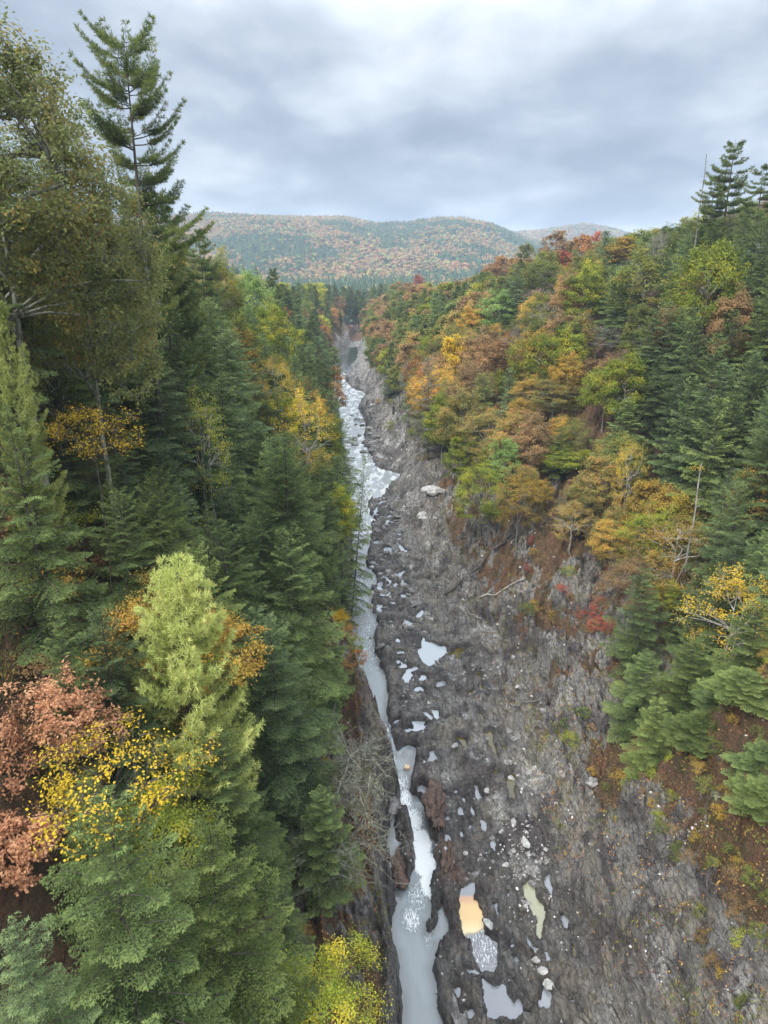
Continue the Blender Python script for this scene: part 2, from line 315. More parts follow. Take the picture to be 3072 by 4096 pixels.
# ---------------------------------------------------------------- materials
class NT:
    def __init__(s, name, disp=False):
        s.m = bpy.data.materials.new(name); s.m.use_nodes = True; s.t = s.m.node_tree; s.n = s.t.nodes; s.n.clear()
        s.out = s.n.new('ShaderNodeOutputMaterial')
    def node(s, ty, **kw):
        n = s.n.new(ty)
        for k, v in kw.items():
            if k in n.inputs: 
                if hasattr(v, 'is_linked') or isinstance(v, bpy.types.NodeSocket): s.t.links.new(v, n.inputs[k])
                else: n.inputs[k].default_value = v
            else: setattr(n, k, v)
        return n
    def l(s, a, b): s.t.links.new(a, b)
    def noise(s, vec, scale, detail=4, rough=.55, dist=0):
        n = s.node('ShaderNodeTexNoise'); n.inputs['Scale'].default_value = scale; n.inputs['Detail'].default_value = detail
        n.inputs['Roughness'].default_value = rough; n.inputs['Distortion'].default_value = dist
        if vec is not None: s.l(vec, n.inputs['Vector'])
        return n.outputs['Fac']
    def ramp(s, fac, stops):
        r = s.node('ShaderNodeValToRGB'); e = r.color_ramp.elements
        while len(e) < len(stops): e.new(.5)
        for x, (p, c) in zip(e, stops): x.position = p; x.color = (*c, 1) if len(c) == 3 else c
        s.l(fac, r.inputs['Fac']); return r.outputs['Color']
    def mix(s, fac, a, b, mode='MIX'):
        n = s.node('ShaderNodeMix', data_type='RGBA', blend_type=mode)
        for sock, v in ((n.inputs[0], fac), (n.inputs[6], a), (n.inputs[7], b)):
            if isinstance(v, bpy.types.NodeSocket): s.l(v, sock)
            else: sock.default_value = v if not isinstance(v, tuple) or len(v) == 4 else (*v, 1)
        return n.outputs[2]
    def math(s, op, a, b=None, clamp=False):
        n = s.node('ShaderNodeMath', operation=op, use_clamp=clamp)
        for sock, v in ((n.inputs[0], a), (n.inputs[1], b)):
            if v is None: continue
            if isinstance(v, bpy.types.NodeSocket): s.l(v, sock)
            else: sock.default_value = v
        return n.outputs[0]
    def mapping(s, vec, scale=(1, 1, 1), rot=(0, 0, 0)):
        n = s.node('ShaderNodeMapping'); n.inputs['Scale'].default_value = scale; n.inputs['Rotation'].default_value = rot
        s.l(vec, n.inputs['Vector']); return n.outputs[0]
    def bsdf(s, color, rough=.8, spec=.3, normal=None, **kw):
        b = s.node('ShaderNodeBsdfPrincipled')
        for k, v in (('Base Color', color), ('Roughness', rough), ('Specular IOR Level', spec)):
            if isinstance(v, bpy.types.NodeSocket): s.l(v, b.inputs[k])
            else: b.inputs[k].default_value = (*v, 1) if isinstance(v, tuple) and len(v) == 3 else v
        if normal is not None: s.l(normal, b.inputs['Normal'])
        for k, v in kw.items(): b.inputs[k.replace('_', ' ')].default_value = v
        s.l(b.outputs[0], s.out.inputs['Surface']); return b
    def bump(s, h, strength=.5, dist=.1):
        n = s.node('ShaderNodeBump'); n.inputs['Strength'].default_value = strength; n.inputs['Distance'].default_value = dist
        s.l(h, n.inputs['Height']); return n.outputs[0]

def rock_colour(T, pos):
    k = T.node('ShaderNodeSeparateColor'); T.l(T.node('ShaderNodeAttribute', attribute_name='wet').outputs['Color'], k.inputs[0])
    sa = T.noise(T.mapping(pos, (2.6, .42, 1.6), (0, 0, .115)), 1.5, 8, .70, .5); sb = T.noise(T.mapping(pos, (2.8, .40, 2.2), (0, 0, .67)), 1.4, 8, .70, .5)
    mm = T.node('ShaderNodeMix'); T.l(k.outputs[1], mm.inputs[0]); T.l(sa, mm.inputs[2]); T.l(sb, mm.inputs[3]); streak = mm.outputs[0]
    fine = T.noise(pos, 2.6, 9, .78)
    grain = T.noise(pos, 14, 4, .7)
    big = T.noise(pos, .24, 6, .62, .6)
    c = T.ramp(streak, [(.30, (.035, .032, .031)), (.42, (.13, .123, .115)), (.52, (.25, .24, .225)), (.66, (.50, .48, .44))])
    c = T.mix(.5, c, T.ramp(fine, [(.34, (.025, .023, .021)), (.47, (.14, .13, .118)), (.55, (.24, .225, .20)), (.66, (.52, .50, .45))]))
    vo = T.node('ShaderNodeTexVoronoi', feature='DISTANCE_TO_EDGE'); vo.inputs['Scale'].default_value = .95
    wp = T.node('ShaderNodeVectorMath', operation='ADD'); nz = T.node('ShaderNodeTexNoise'); nz.inputs['Scale'].default_value = 1.1; nz.inputs['Detail'].default_value = 4
    T.l(pos, nz.inputs['Vector']); T.l(T.mapping(pos, (1.3, .5, 1.), (0, 0, .2)), wp.inputs[0]); T.l(nz.outputs['Color'], wp.inputs[1]); T.l(wp.outputs[0], vo.inputs['Vector'])
    joint = T.ramp(vo.outputs['Distance'], [(0., (0, 0, 0)), (.05, (1, 1, 1))])
    c = T.mix(T.math('MULTIPLY', T.math('SUBTRACT', 1., joint), .55), c, (.035, .030, .026, 1))
    c = T.mix(T.ramp(big, [(.47, (0, 0, 0)), (.56, (.9, .9, .9))]), c, (.40, .36, .39, 1), 'MULTIPLY')
    br = T.noise(pos, .4, 6, .65, .4)
    c = T.mix(T.ramp(br, [(.46, (0, 0, 0)), (.62, (.8, .8, .8))]), c, T.mix(1, c, (1.1, .98, .82, 1), 'MULTIPLY'))
    return c, streak, T.math('ADD', T.math('ADD', fine, T.math('MULTIPLY', grain, .25)), T.math('MULTIPLY', joint, .35))

def mat_terrain():
    T = NT('rock_and_forest_floor')
    pos = T.node('ShaderNodeNewGeometry').outputs['Position']
    at = T.node('ShaderNodeAttribute', attribute_name='mask')
    sep = T.node('ShaderNodeSeparateColor'); T.l(at.outputs['Color'], sep.inputs[0])
    R, G, B, A = sep.outputs[0], sep.outputs[1], sep.outputs[2], at.outputs['Alpha']
    c, streak, fine = rock_colour(T, pos)
    speck = T.noise(pos, 9, 3, .8)
    c = T.mix(T.math('MULTIPLY', B, T.ramp(T.noise(pos, 1.6, 6, .7), [(.45, (0, 0, 0)), (.6, (.9, .9, .9))]), True), c, (.50, .49, .46, 1))
    c = T.mix(T.math('MULTIPLY', G, T.ramp(T.noise(pos, 1.1, 6, .7), [(.36, (0, 0, 0)), (.55, (.8, .8, .8))]), True), c, (.15, .06, .028, 1))
    c = T.mix(T.math('MULTIPLY', A, T.ramp(T.noise(pos, 2.6, 6, .75), [(.45, (0, 0, 0)), (.62, (.8, .8, .8))]), True), c, (.085, .09, .025, 1))
    leaf = T.ramp(T.noise(pos, 5, 7, .88), [(.30, (.022, .015, .011)), (.42, (.075, .048, .032)), (.51, (.15, .082, .046)), (.58, (.29, .13, .058)), (.66, (.16, .12, .06))])
    leaf = T.mix(T.ramp(T.noise(pos, .35, 4, .6), [(.4, (0, 0, 0)), (.65, (.7, .7, .7))]), leaf, (.045, .05, .02, 1))
    fac = T.math('ADD', R, T.math('MULTIPLY', T.math('SUBTRACT', T.noise(pos, 1.4, 6, .8), .5), 1.6))
    fac = T.ramp(fac, [(.42, (0, 0, 0)), (.6, (1, 1, 1))])
    c = T.mix(fac, c, leaf)
    h = T.math('ADD', T.math('MULTIPLY', streak, 1.1), T.math('MULTIPLY', fine, 1.0))
    wet = T.node('ShaderNodeAttribute', attribute_name='wet').outputs['Fac']
    c = T.mix(T.math('MULTIPLY', wet, .5), c, (.030, .026, .024, 1))
    rough = T.math('SUBTRACT', T.ramp(T.noise(pos, .9, 5, .6), [(.4, (.42, .42, .42)), (.6, (.8, .8, .8))]), T.math('MULTIPLY', wet, .15))
    T.bsdf(c, rough, .4, T.bump(h, 1.0, .36))
    return T.m

def mat_water():
    T = NT('river_water')
    pos = T.node('ShaderNodeNewGeometry').outputs['Position']
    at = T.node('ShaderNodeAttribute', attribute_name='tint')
    foam = at.outputs['Alpha']
    w = T.noise(T.mapping(pos, (1, .55, 1)), 2.4, 6, .6, .8)
    churn = T.noise(T.mapping(pos, (2.0, .5, 1), (0, 0, .12)), 2.6, 9, .74, 2.4)
    ff = T.math('ADD', foam, T.math('MULTIPLY', T.math('SUBTRACT', churn, .5), 2.4))
    ff = T.math('MULTIPLY', T.ramp(ff, [(.38, (0, 0, 0)), (.62, (1, 1, 1))]), T.math('GREATER_THAN', foam, .04))
    speck = T.ramp(T.noise(pos, 11, 3, .5), [(.64, (0, 0, 0)), (.67, (1, 1, 1))])
    ff = T.math('MAXIMUM', ff, T.math('MULTIPLY', speck, T.math('MULTIPLY', foam, 1.6), True))
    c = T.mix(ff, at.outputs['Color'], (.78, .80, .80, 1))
    rough = T.math('ADD', T.math('MULTIPLY', ff, .5), .04)
    hh = T.math('ADD', T.math('MULTIPLY', w, .35), T.math('MULTIPLY', T.math('MULTIPLY', churn, foam), 3.5))
    b = T.bsdf(c, rough, .5, T.bump(hh, .5, .12)); b.inputs['IOR'].default_value = 1.6
    return T.m

def mat_bark(name, dark, light, scale=3.0):
    T = NT(name)
    pos = T.node('ShaderNodeTexCoord').outputs['Object']
    c = T.ramp(T.noise(T.mapping(pos, (1, 1, .35)), scale, 6, .7), [(.38, dark), (.62, light)])
    T.bsdf(c, .9, .2, T.bump(T.noise(T.mapping(pos, (1, 1, .2)), scale*4, 4), .6, .05))
    return T.m

def mat_foliage(pals, trans=.42):
    """one leaf material: the object's colour picks the palette; inside it each leaf, spray and part of the crown drifts"""
    T = NT('foliage')
    tc = T.node('ShaderNodeTexCoord')
    leaf = T.node('ShaderNodeAttribute', attribute_name='leaf').outputs['Fac']
    oi = T.node('ShaderNodeObjectInfo'); rnd = oi.outputs['Random']
    sep = T.node('ShaderNodeSeparateColor'); T.l(oi.outputs['Color'], sep.inputs[0]); pick = sep.outputs[0]
    big = T.noise(tc.outputs['Object'], .28, 3, .5)
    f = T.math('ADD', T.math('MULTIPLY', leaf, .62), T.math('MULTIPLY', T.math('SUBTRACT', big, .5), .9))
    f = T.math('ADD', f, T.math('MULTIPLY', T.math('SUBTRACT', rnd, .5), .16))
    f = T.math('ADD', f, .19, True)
    n = len(pals); cols = []
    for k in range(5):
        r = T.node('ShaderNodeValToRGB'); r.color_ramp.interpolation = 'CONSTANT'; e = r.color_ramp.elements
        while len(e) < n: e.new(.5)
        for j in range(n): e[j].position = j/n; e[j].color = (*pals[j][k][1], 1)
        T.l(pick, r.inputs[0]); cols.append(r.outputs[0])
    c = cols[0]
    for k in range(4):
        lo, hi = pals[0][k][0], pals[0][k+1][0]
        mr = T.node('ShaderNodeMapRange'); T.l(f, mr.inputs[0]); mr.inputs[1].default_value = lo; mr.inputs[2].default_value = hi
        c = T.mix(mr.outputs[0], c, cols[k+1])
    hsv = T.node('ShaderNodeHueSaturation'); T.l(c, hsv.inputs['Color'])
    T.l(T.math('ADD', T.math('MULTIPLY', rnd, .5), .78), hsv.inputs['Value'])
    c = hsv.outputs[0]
    d = T.node('ShaderNodeBsdfDiffuse'); T.l(c, d.inputs[0])
    t = T.node('ShaderNodeBsdfTranslucent'); T.l(c, t.inputs[0])
    m = T.node('ShaderNodeMixShader'); m.inputs[0].default_value = trans
    T.l(d.outputs[0], m.inputs[1]); T.l(t.outputs[0], m.inputs[2])
    T.l(m.outputs[0], T.out.inputs['Surface'])
    return T.m

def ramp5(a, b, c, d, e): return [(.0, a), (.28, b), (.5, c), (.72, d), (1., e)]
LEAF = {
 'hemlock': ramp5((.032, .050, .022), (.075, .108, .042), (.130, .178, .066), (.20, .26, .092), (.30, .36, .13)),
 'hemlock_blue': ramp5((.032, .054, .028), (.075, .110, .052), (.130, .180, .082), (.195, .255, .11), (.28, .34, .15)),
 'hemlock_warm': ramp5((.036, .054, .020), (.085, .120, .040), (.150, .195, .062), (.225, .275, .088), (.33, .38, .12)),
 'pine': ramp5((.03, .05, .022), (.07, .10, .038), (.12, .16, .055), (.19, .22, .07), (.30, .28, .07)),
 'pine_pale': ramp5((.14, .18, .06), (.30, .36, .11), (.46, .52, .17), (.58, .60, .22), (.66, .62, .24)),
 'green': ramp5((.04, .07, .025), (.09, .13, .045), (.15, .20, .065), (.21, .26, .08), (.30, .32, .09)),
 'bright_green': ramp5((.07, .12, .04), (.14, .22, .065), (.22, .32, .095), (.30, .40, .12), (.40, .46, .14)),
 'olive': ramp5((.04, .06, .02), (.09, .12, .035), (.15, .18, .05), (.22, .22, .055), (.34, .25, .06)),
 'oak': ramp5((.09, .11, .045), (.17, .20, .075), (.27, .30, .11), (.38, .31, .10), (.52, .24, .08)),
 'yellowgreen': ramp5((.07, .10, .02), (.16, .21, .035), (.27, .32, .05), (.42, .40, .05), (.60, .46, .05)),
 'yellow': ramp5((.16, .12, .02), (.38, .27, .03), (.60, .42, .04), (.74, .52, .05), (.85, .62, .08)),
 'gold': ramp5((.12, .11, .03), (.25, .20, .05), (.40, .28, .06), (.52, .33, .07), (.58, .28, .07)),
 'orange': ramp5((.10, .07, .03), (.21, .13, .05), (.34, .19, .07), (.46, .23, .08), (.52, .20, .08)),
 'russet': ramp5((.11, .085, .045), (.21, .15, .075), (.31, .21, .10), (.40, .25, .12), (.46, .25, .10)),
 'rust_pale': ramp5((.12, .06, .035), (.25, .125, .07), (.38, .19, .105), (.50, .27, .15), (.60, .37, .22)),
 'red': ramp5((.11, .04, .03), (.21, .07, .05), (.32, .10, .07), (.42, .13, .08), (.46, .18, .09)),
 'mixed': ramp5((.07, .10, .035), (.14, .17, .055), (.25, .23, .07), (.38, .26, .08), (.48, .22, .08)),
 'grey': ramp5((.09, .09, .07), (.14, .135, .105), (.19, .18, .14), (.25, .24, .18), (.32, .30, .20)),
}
PAL = {k: (i+.5)/len(LEAF) for i, k in enumerate(LEAF)}
MAT = {'foliage': mat_foliage(list(LEAF.values()))}
MAT['bark_dark'] = mat_bark('bark_dark', (.035, .028, .022), (.12, .105, .09))
MAT['bark_grey'] = mat_bark('bark_grey', (.09, .08, .07), (.30, .29, .25))
MAT['bark_lichen'] = mat_bark('bark_lichen', (.07, .065, .05), (.30, .31, .24), 5)
MAT['bark_pale'] = mat_bark('bark_pale', (.16, .15, .13), (.42, .40, .36))
MAT['terrain'] = mat_terrain()
MAT['water'] = mat_water()
# ---------------------------------------------------------------- the setting
ter = link('terrain', mesh_np('terrain', np.stack([X, Y, TZ], -1), TQ, attrs={'mask': MASK, 'wet': np.stack([WET, WET, WET, np.ones_like(WET)], -1)}), MAT['terrain'])
tag(ter, 'grey schist floor and steep leaf strewn sides of the gorge', 'terrain', kind='structure')
def ground_z(x, y):
    """height of the terrain sheet by bilinear lookup"""
    i = int(np.clip(np.searchsorted(gy, y)-1, 0, nr-2)); fy = (y-gy[i])/(gy[i+1]-gy[i])
    def row(r):
        return np.interp(x, GX[r], TZ[r*nc:(r+1)*nc])
    return float(row(i)*(1-fy)+row(i+1)*fy)

def build_water():
    ys = [4.]
    while ys[-1] < 620: ys.append(ys[-1] + max(.12, ys[-1]*.003))
    ys = np.array(ys); s = np.linspace(0, 1, 260)
    lt = left_toe(ys)-3; rt = right_toe(ys)+4
    x = lt[:, None]+(rt-lt)[:, None]*s; y = np.repeat(ys[:, None], len(s), 1)
    px, py = x.ravel(), y.ravel()
    n = fbm(px/2, py/5, 4, 301)
    col = np.empty((px.size, 4))
    base = np.array([.20, .228, .24]); col[:, :3] = base*(1+.12*n[:, None]); foam = np.full(px.size, 0.)  # sky reflection is painted into the pale base colour
    # white water where the river drops through the narrow slot, riffles far upstream
    def blob(cx, cy, rx, ry, k):
        nonlocal foam
        foam = np.maximum(foam, k*np.exp(-(((px-cx)/rx)**2+((py-cy)/ry)**2)**2))
    pts = [(0.05, 68.5, .6, 2.5, .9), (.35, 63.8, .9, 2.6, 1.0), (1.6, 61.2, 1.2, 1.6, .5), (2.0, 58.2, 1.0, 2.0, .62), (2.8, 55.4, 1.1, 2.0, .72), (3.4, 52.6, 1.1, 2.0, 1.0), (3.7, 50.2, 1.1, 1.6, 1.05), (4.0, 48.0, .9, 1.6, .95), (2.9, 46.6, 1.1, 2.2, .34), (2.3, 44.5, .9, 1.4, .5), (3.6, 43.0, .6, 1.6, .3)]
    for p in pts: blob(*p)
    foam = np.maximum(foam, .60*sstep(112, 140, py)*sstep(385, 350, py)*sstep(-.45, .35, n+.35*perlin(px/3, py/12, 9)))
    up_ = sstep(100, 150, py)*sstep(370, 330, py); col[:, :3] += up_[:, None]*.16  # upstream water paled, imitating mirrored sky by colour
    foam = np.maximum(foam, .30*sstep(76, 88, py)*sstep(140, 110, py))
    foam = np.maximum(foam, .07*sstep(69, 76, py)*sstep(92, 84, py))
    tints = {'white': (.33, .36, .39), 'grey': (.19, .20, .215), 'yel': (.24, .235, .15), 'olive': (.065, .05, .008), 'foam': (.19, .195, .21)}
    # still pools; the pale tints have mirrored sky painted in
    for k, p in POOLS:
        p = np.array(p); m = (px > p[:, 0].min()-1) & (px < p[:, 0].max()+1) & (py > p[:, 1].min()-1.5) & (py < p[:, 1].max()+1.5)
        idx = np.nonzero(m)[0]
        if not len(idx): continue
        ins = signed_dist(px[idx], py[idx], p) < .45
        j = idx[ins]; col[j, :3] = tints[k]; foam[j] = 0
        if k == 'foam':
            yy = py[j]; xx = px[j]
            t = sstep(42.2, 42.8, yy + .35*perlin(xx/.7, yy/.7, 7) - .35*(xx-6.4))
            top = sstep(45.2, 46.1, yy); tan = np.array([.56, .37, .15]); cream = np.array([.62, .50, .27]); pink = np.array([.42, .22, .12])
            mixc = cream*(1-sstep(42.8, 44.4, yy))[:, None] + tan*sstep(42.8, 44.4, yy)[:, None]
            mixc = mixc*(1-top[:, None]*.8) + pink*top[:, None]*.8
            gone = sstep(46.2, 46.5, yy)[:, None]
            mixc = mixc*(1-gone) + np.array(tints['grey'])*gone
            col[j, :3] = col[j, :3]*(1-t[:, None]) + mixc*t[:, None]
            foam[j] = np.where((t < .5) & (yy > 39.8), .35, 0)
    pz = np.zeros(px.size)
    for k, p in POOLS:
        p = np.array(p); idx = np.nonzero((px > p[:, 0].min()-2) & (px < p[:, 0].max()+2) & (py > p[:, 1].min()-2) & (py < p[:, 1].max()+2))[0]
        if len(idx): j = idx[signed_dist(px[idx], py[idx], p) < .6]; pz[j] = POOL_Z
    pd, who = puddle_dist(px, py)
    j = np.nonzero(pd < .35)[0]; pz[j] = POOL_Z; j = j[pd[j] < .3]
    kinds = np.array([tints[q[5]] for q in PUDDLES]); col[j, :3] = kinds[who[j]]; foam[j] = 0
    rv = signed_dist(px, py, LEFT_BANK + RIGHT_BANK[::-1]); pz[rv < .3] = 0
    # darker grey-brown tint along the channel banks and in scattered patches
    sh = (sstep(-.9, .0, rv)*.55 + .30*sstep(.0, .7, n))*(rv < .3)*sstep(130, 100, py); col[:, :3] = col[:, :3]*(1-sh[:, None]) + np.array([.105, .105, .095])*sh[:, None]
    far = sstep(385, 410, py); col[:, :3] = col[:, :3]*(1-far[:, None]) + np.array([.09, .11, .09])*far[:, None]
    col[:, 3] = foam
    z = pz + .03*n*(foam > .2)
    nr_, nc_ = x.shape; ii = np.arange(nr_*nc_).reshape(nr_, nc_)
    q = np.stack([ii[:-1, :-1], ii[:-1, 1:], ii[1:, 1:], ii[1:, :-1]], -1).reshape(-1, 4)
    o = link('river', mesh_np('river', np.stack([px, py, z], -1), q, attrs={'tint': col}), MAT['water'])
    tag(o, 'pale river with white rapids and still rock pools', 'river', kind='structure')
build_water()

def build_hills():
    T = NT('wooded_hill_ground'); pos = T.node('ShaderNodeNewGeometry').outputs['Position']
    T.bsdf(T.ramp(T.noise(pos, .02, 6, .7), [(.4, (.025, .045, .02)), (.6, (.07, .06, .025))]), .95, .1)
    xs = np.linspace(-3600, 3600, 180); ys = np.linspace(1150, 4400, 136)
    x, y = np.meshgrid(xs, ys)
    z = hill_z(x.ravel(), y.ravel())
    ii = np.arange(x.size).reshape(x.shape)
    q = np.stack([ii[:-1, :-1], ii[:-1, 1:], ii[1:, 1:], ii[1:, :-1]], -1).reshape(-1, 4)
    o = link('hills', mesh_np('hills', np.stack([x.ravel(), y.ravel(), z], -1), q), T.m)
    tag(o, 'long low wooded ridge closing the valley', 'hills', kind='structure')
RA = 2500.; RB = 3400.
def hill_z(x, y):
    x = np.asarray(x, float); y = np.asarray(y, float)
    # crest heights read along each ridge (azimuth x/y)
    az = x/np.maximum(y, 1)
    ca = np.interp(az, [-.9, -.5, -.30, -.265, -.22, -.17, -.10, -.05, -.01, .03, .07, .10, .14, .20, .30, .5], [90, 110, 183, 190, 200, 195, 188, 190, 170, 170, 184, 186, 168, 115, 60, 40])
    cb = np.interp(az, [-.6, -.1, .05, .12, .17, .22, .26, .29, .34, .6], [60, 120, 160, 172, 180, 198, 208, 200, 165, 120])
    n = fbm(x/420, y/420, 4, 401)
    za = (ca-12)*np.exp(-((y-RA)/650)**2)*np.where(y < RA, 1, 1); za = np.where(y < RA, (ca-12)*np.clip(sstep(1150, RA, y), 0, 1)**.85, za)
    zb = (cb-12)*np.exp(-((y-RB)/520)**2)
    z = np.maximum(za, zb) + 12 + 14*n*sstep(1200, 1700, y)*(1-.7*np.exp(-((y-RA)/150)**2))
    return z
build_hills()

# sky and light ----------------------------------------------------
def build_world():
    w = bpy.data.worlds.new('World'); S.world = w; w.use_nodes = True
    t = w.node_tree; n = t.nodes; n.clear(); L = t.links.new
    class WT(NT):
        def __init__(s): s.t = t; s.n = n
    T = WT()
    out = n.new('ShaderNodeOutputWorld')
    sky = n.new('ShaderNodeTexSky'); sky.sky_type = 'NISHITA'; sky.sun_disc = False
    sky.sun_elevation = math.radians(SUN_EL); sky.sun_rotation = math.radians(SUN_ROT)
    b1 = n.new('ShaderNodeBackground'); b1.inputs[1].default_value = .05; L(sky.outputs[0], b1.inputs[0])
    d = T.node('ShaderNodeTexCoord').outputs['Generated']
    sep = T.node('ShaderNodeSeparateXYZ'); L(d, sep.inputs[0])
    zz = T.math('ADD', T.math('MAXIMUM', sep.outputs[2], 0.), .20)
    cx = T.math('DIVIDE', sep.outputs[0], zz); cy = T.math('DIVIDE', sep.outputs[1], zz)
    cmb = T.node('ShaderNodeCombineXYZ'); L(cx, cmb.inputs[0]); L(cy, cmb.inputs[1])
    v = T.mapping(cmb.outputs[0], (1.05, .80, 1), (0, 0, .12))
    big = T.noise(v, 1.0, 3, .5, .2); det = T.noise(v, 2.6, 7, .55, .15)
    f = T.math('ADD', T.math('MULTIPLY', big, .64), T.math('MULTIPLY', det, .34))
    # the deck darkens towards the far distance with a paler strip along the horizon
    el = sep.outputs[2]
    bias = T.ramp(el, [(0., (.60, .60, .60)), (.035, (.62, .62, .62)), (.055, (.40, .40, .40)), (.11, (.36, .36, .36)), (.19, (.52, .52, .52)), (.32, (.66, .66, .66))])
    f = T.math('ADD', f, T.math('MULTIPLY', T.math('SUBTRACT', bias, .5), .55))
    c = T.ramp(f, [(.36, (.25, .295, .375)), (.455, (.36, .41, .49)), (.52, (.50, .55, .62)), (.59, (.66, .70, .755)), (.68, (.84, .87, .89))])
    b2 = n.new('ShaderNodeBackground'); L(c, b2.inputs[0])
    zen = T.math('MULTIPLY', T.math('SUBTRACT', el, .25), 1.6, True)
    L(T.math('ADD', T.math('MULTIPLY', zen, ZENITH), SKY_GAIN), b2.inputs[1])
    m = n.new('ShaderNodeMixShader'); m.inputs[0].default_value = .95
    L(b1.outputs[0], m.inputs[1]); L(b2.outputs[0], m.inputs[2]); L(m.outputs[0], out.inputs['Surface'])
SUN_EL, SUN_ROT, ZENITH, SKY_GAIN = 44, 222, 1.25, .47
build_world()
sd = bpy.data.lights.new('sun', 'SUN'); sd.energy = 1.5; sd.angle = math.radians(16); sd.color = (1, .97, .92)
so = bpy.data.objects.new('sun', sd); COL.objects.link(so)
_a, _e = math.radians(SUN_ROT), math.radians(SUN_EL)
sun_dir = Vector((math.sin(_a)*math.cos(_e), math.cos(_a)*math.cos(_e), math.sin(_e)))
so.rotation_euler = sun_dir.to_track_quat('Z', 'Y').to_euler()

cd = bpy.data.cameras.new('camera'); cam = bpy.data.objects.new('camera', cd); COL.objects.link(cam)
cam.location = (0, 0, CAM_Z); cam.rotation_euler = (math.radians(90-19.092), 0, 0)
cd.sensor_fit = 'VERTICAL'; cd.sensor_height = 24; cd.lens = 24*2840/4096; cd.clip_start = .2; cd.clip_end = 20000
S.camera = cam
S.view_settings.view_transform = 'Standard'; S.view_settings.look = 'None'; S.view_settings.exposure = 1.55; S.view_settings.gamma = 1
S.cycles.use_denoising = True
S.cycles.max_bounces = 6; S.cycles.diffuse_bounces = 3; S.cycles.transparent_max_bounces = 4; S.cycles.volume_bounces = 0

def build_haze():
    m = bpy.data.materials.new('haze'); m.use_nodes = True; t = m.node_tree; t.nodes.clear()
    o = t.nodes.new('ShaderNodeOutputMaterial'); v = t.nodes.new('ShaderNodeVolumePrincipled')
    v.inputs['Color'].default_value = (.66, .82, 1.0, 1); v.inputs['Density'].default_value = HAZE; v.inputs['Anisotropy'].default_value = 0
    t.links.new(v.outputs[0], o.inputs['Volume'])
    x0, x1, y0, y1, z0, z1 = -3700, 3700, -60, 4450, -3, 268
    V = [(x, y, z) for z in (z0, z1) for y in (y0, y1) for x in (x0, x1)]
    q = [(0, 2, 3, 1), (4, 5, 7, 6), (0, 1, 5, 4), (2, 6, 7, 3), (0, 4, 6, 2), (1, 3, 7, 5)]
    b = link('haze', mesh_np('haze', V, q, smooth=False), m)
    tag(b, 'thin pale autumn haze filling the valley', 'haze', kind='stuff')
HAZE = .00017
build_haze()
# ---------------------------------------------------------------- trees
def unit(v): return v/np.maximum(np.linalg.norm(v, axis=-1, keepdims=True), 1e-9)
def rhombs(c, d, n, ln, wd, fold=.0):
    """leaf blades: base c, direction d, surface normal n -> (N*4,3)"""
    side = unit(np.cross(d, n)); ln = np.asarray(ln)[..., None]; wd = np.asarray(wd)[..., None]
    a = c; b = c + d*ln*.45 + side*wd*.5; e = c + d*ln; f = c + d*ln*.45 - side*wd*.5
    return np.stack([a, b, e, f], 1).reshape(-1, 3)
def tubes(paths, sides=5):
    """paths: list of (pts (k,3), radii (k,))"""
    V, Q = [], []; off = 0
    ang = np.arange(sides)*2*np.pi/sides
    for pts, rad in paths:
        pts = np.asarray(pts, float); k = len(pts)
        t = unit(np.gradient(pts, axis=0)); ref = np.where(np.abs(t[:, 2:3]) > .9, [[1., 0, 0]], [[0, 0, 1.]])
        u = unit(np.cross(t, ref)); v = np.cross(t, u)
        ring = pts[:, None] + np.asarray(rad)[:, None, None]*(u[:, None]*np.cos(ang)[None, :, None] + v[:, None]*np.sin(ang)[None, :, None])
        V.append(ring.reshape(-1, 3))
        i = np.arange(k-1)[:, None]*sides + np.arange(sides)[None] + off; j = np.arange(k-1)[:, None]*sides + (np.arange(sides)[None]+1) % sides + off
        Q.append(np.stack([i, j, j+sides, i+sides], -1).reshape(-1, 4)); off += k*sides
    return np.concatenate(V), np.concatenate(Q)
def quads_for(nv): return np.arange(nv).reshape(-1, 4)
def leaf_mesh(name, V, val):
    return mesh_np(name, V, quads_for(len(V)), fattrs={'leaf': np.clip(val, 0, 1)}, smooth=False)
def wood_mesh(name, paths, sides=5):
    v, q = tubes(paths, sides); return mesh_np(name, v, q)
UP = np.array([0, 0, 1.])

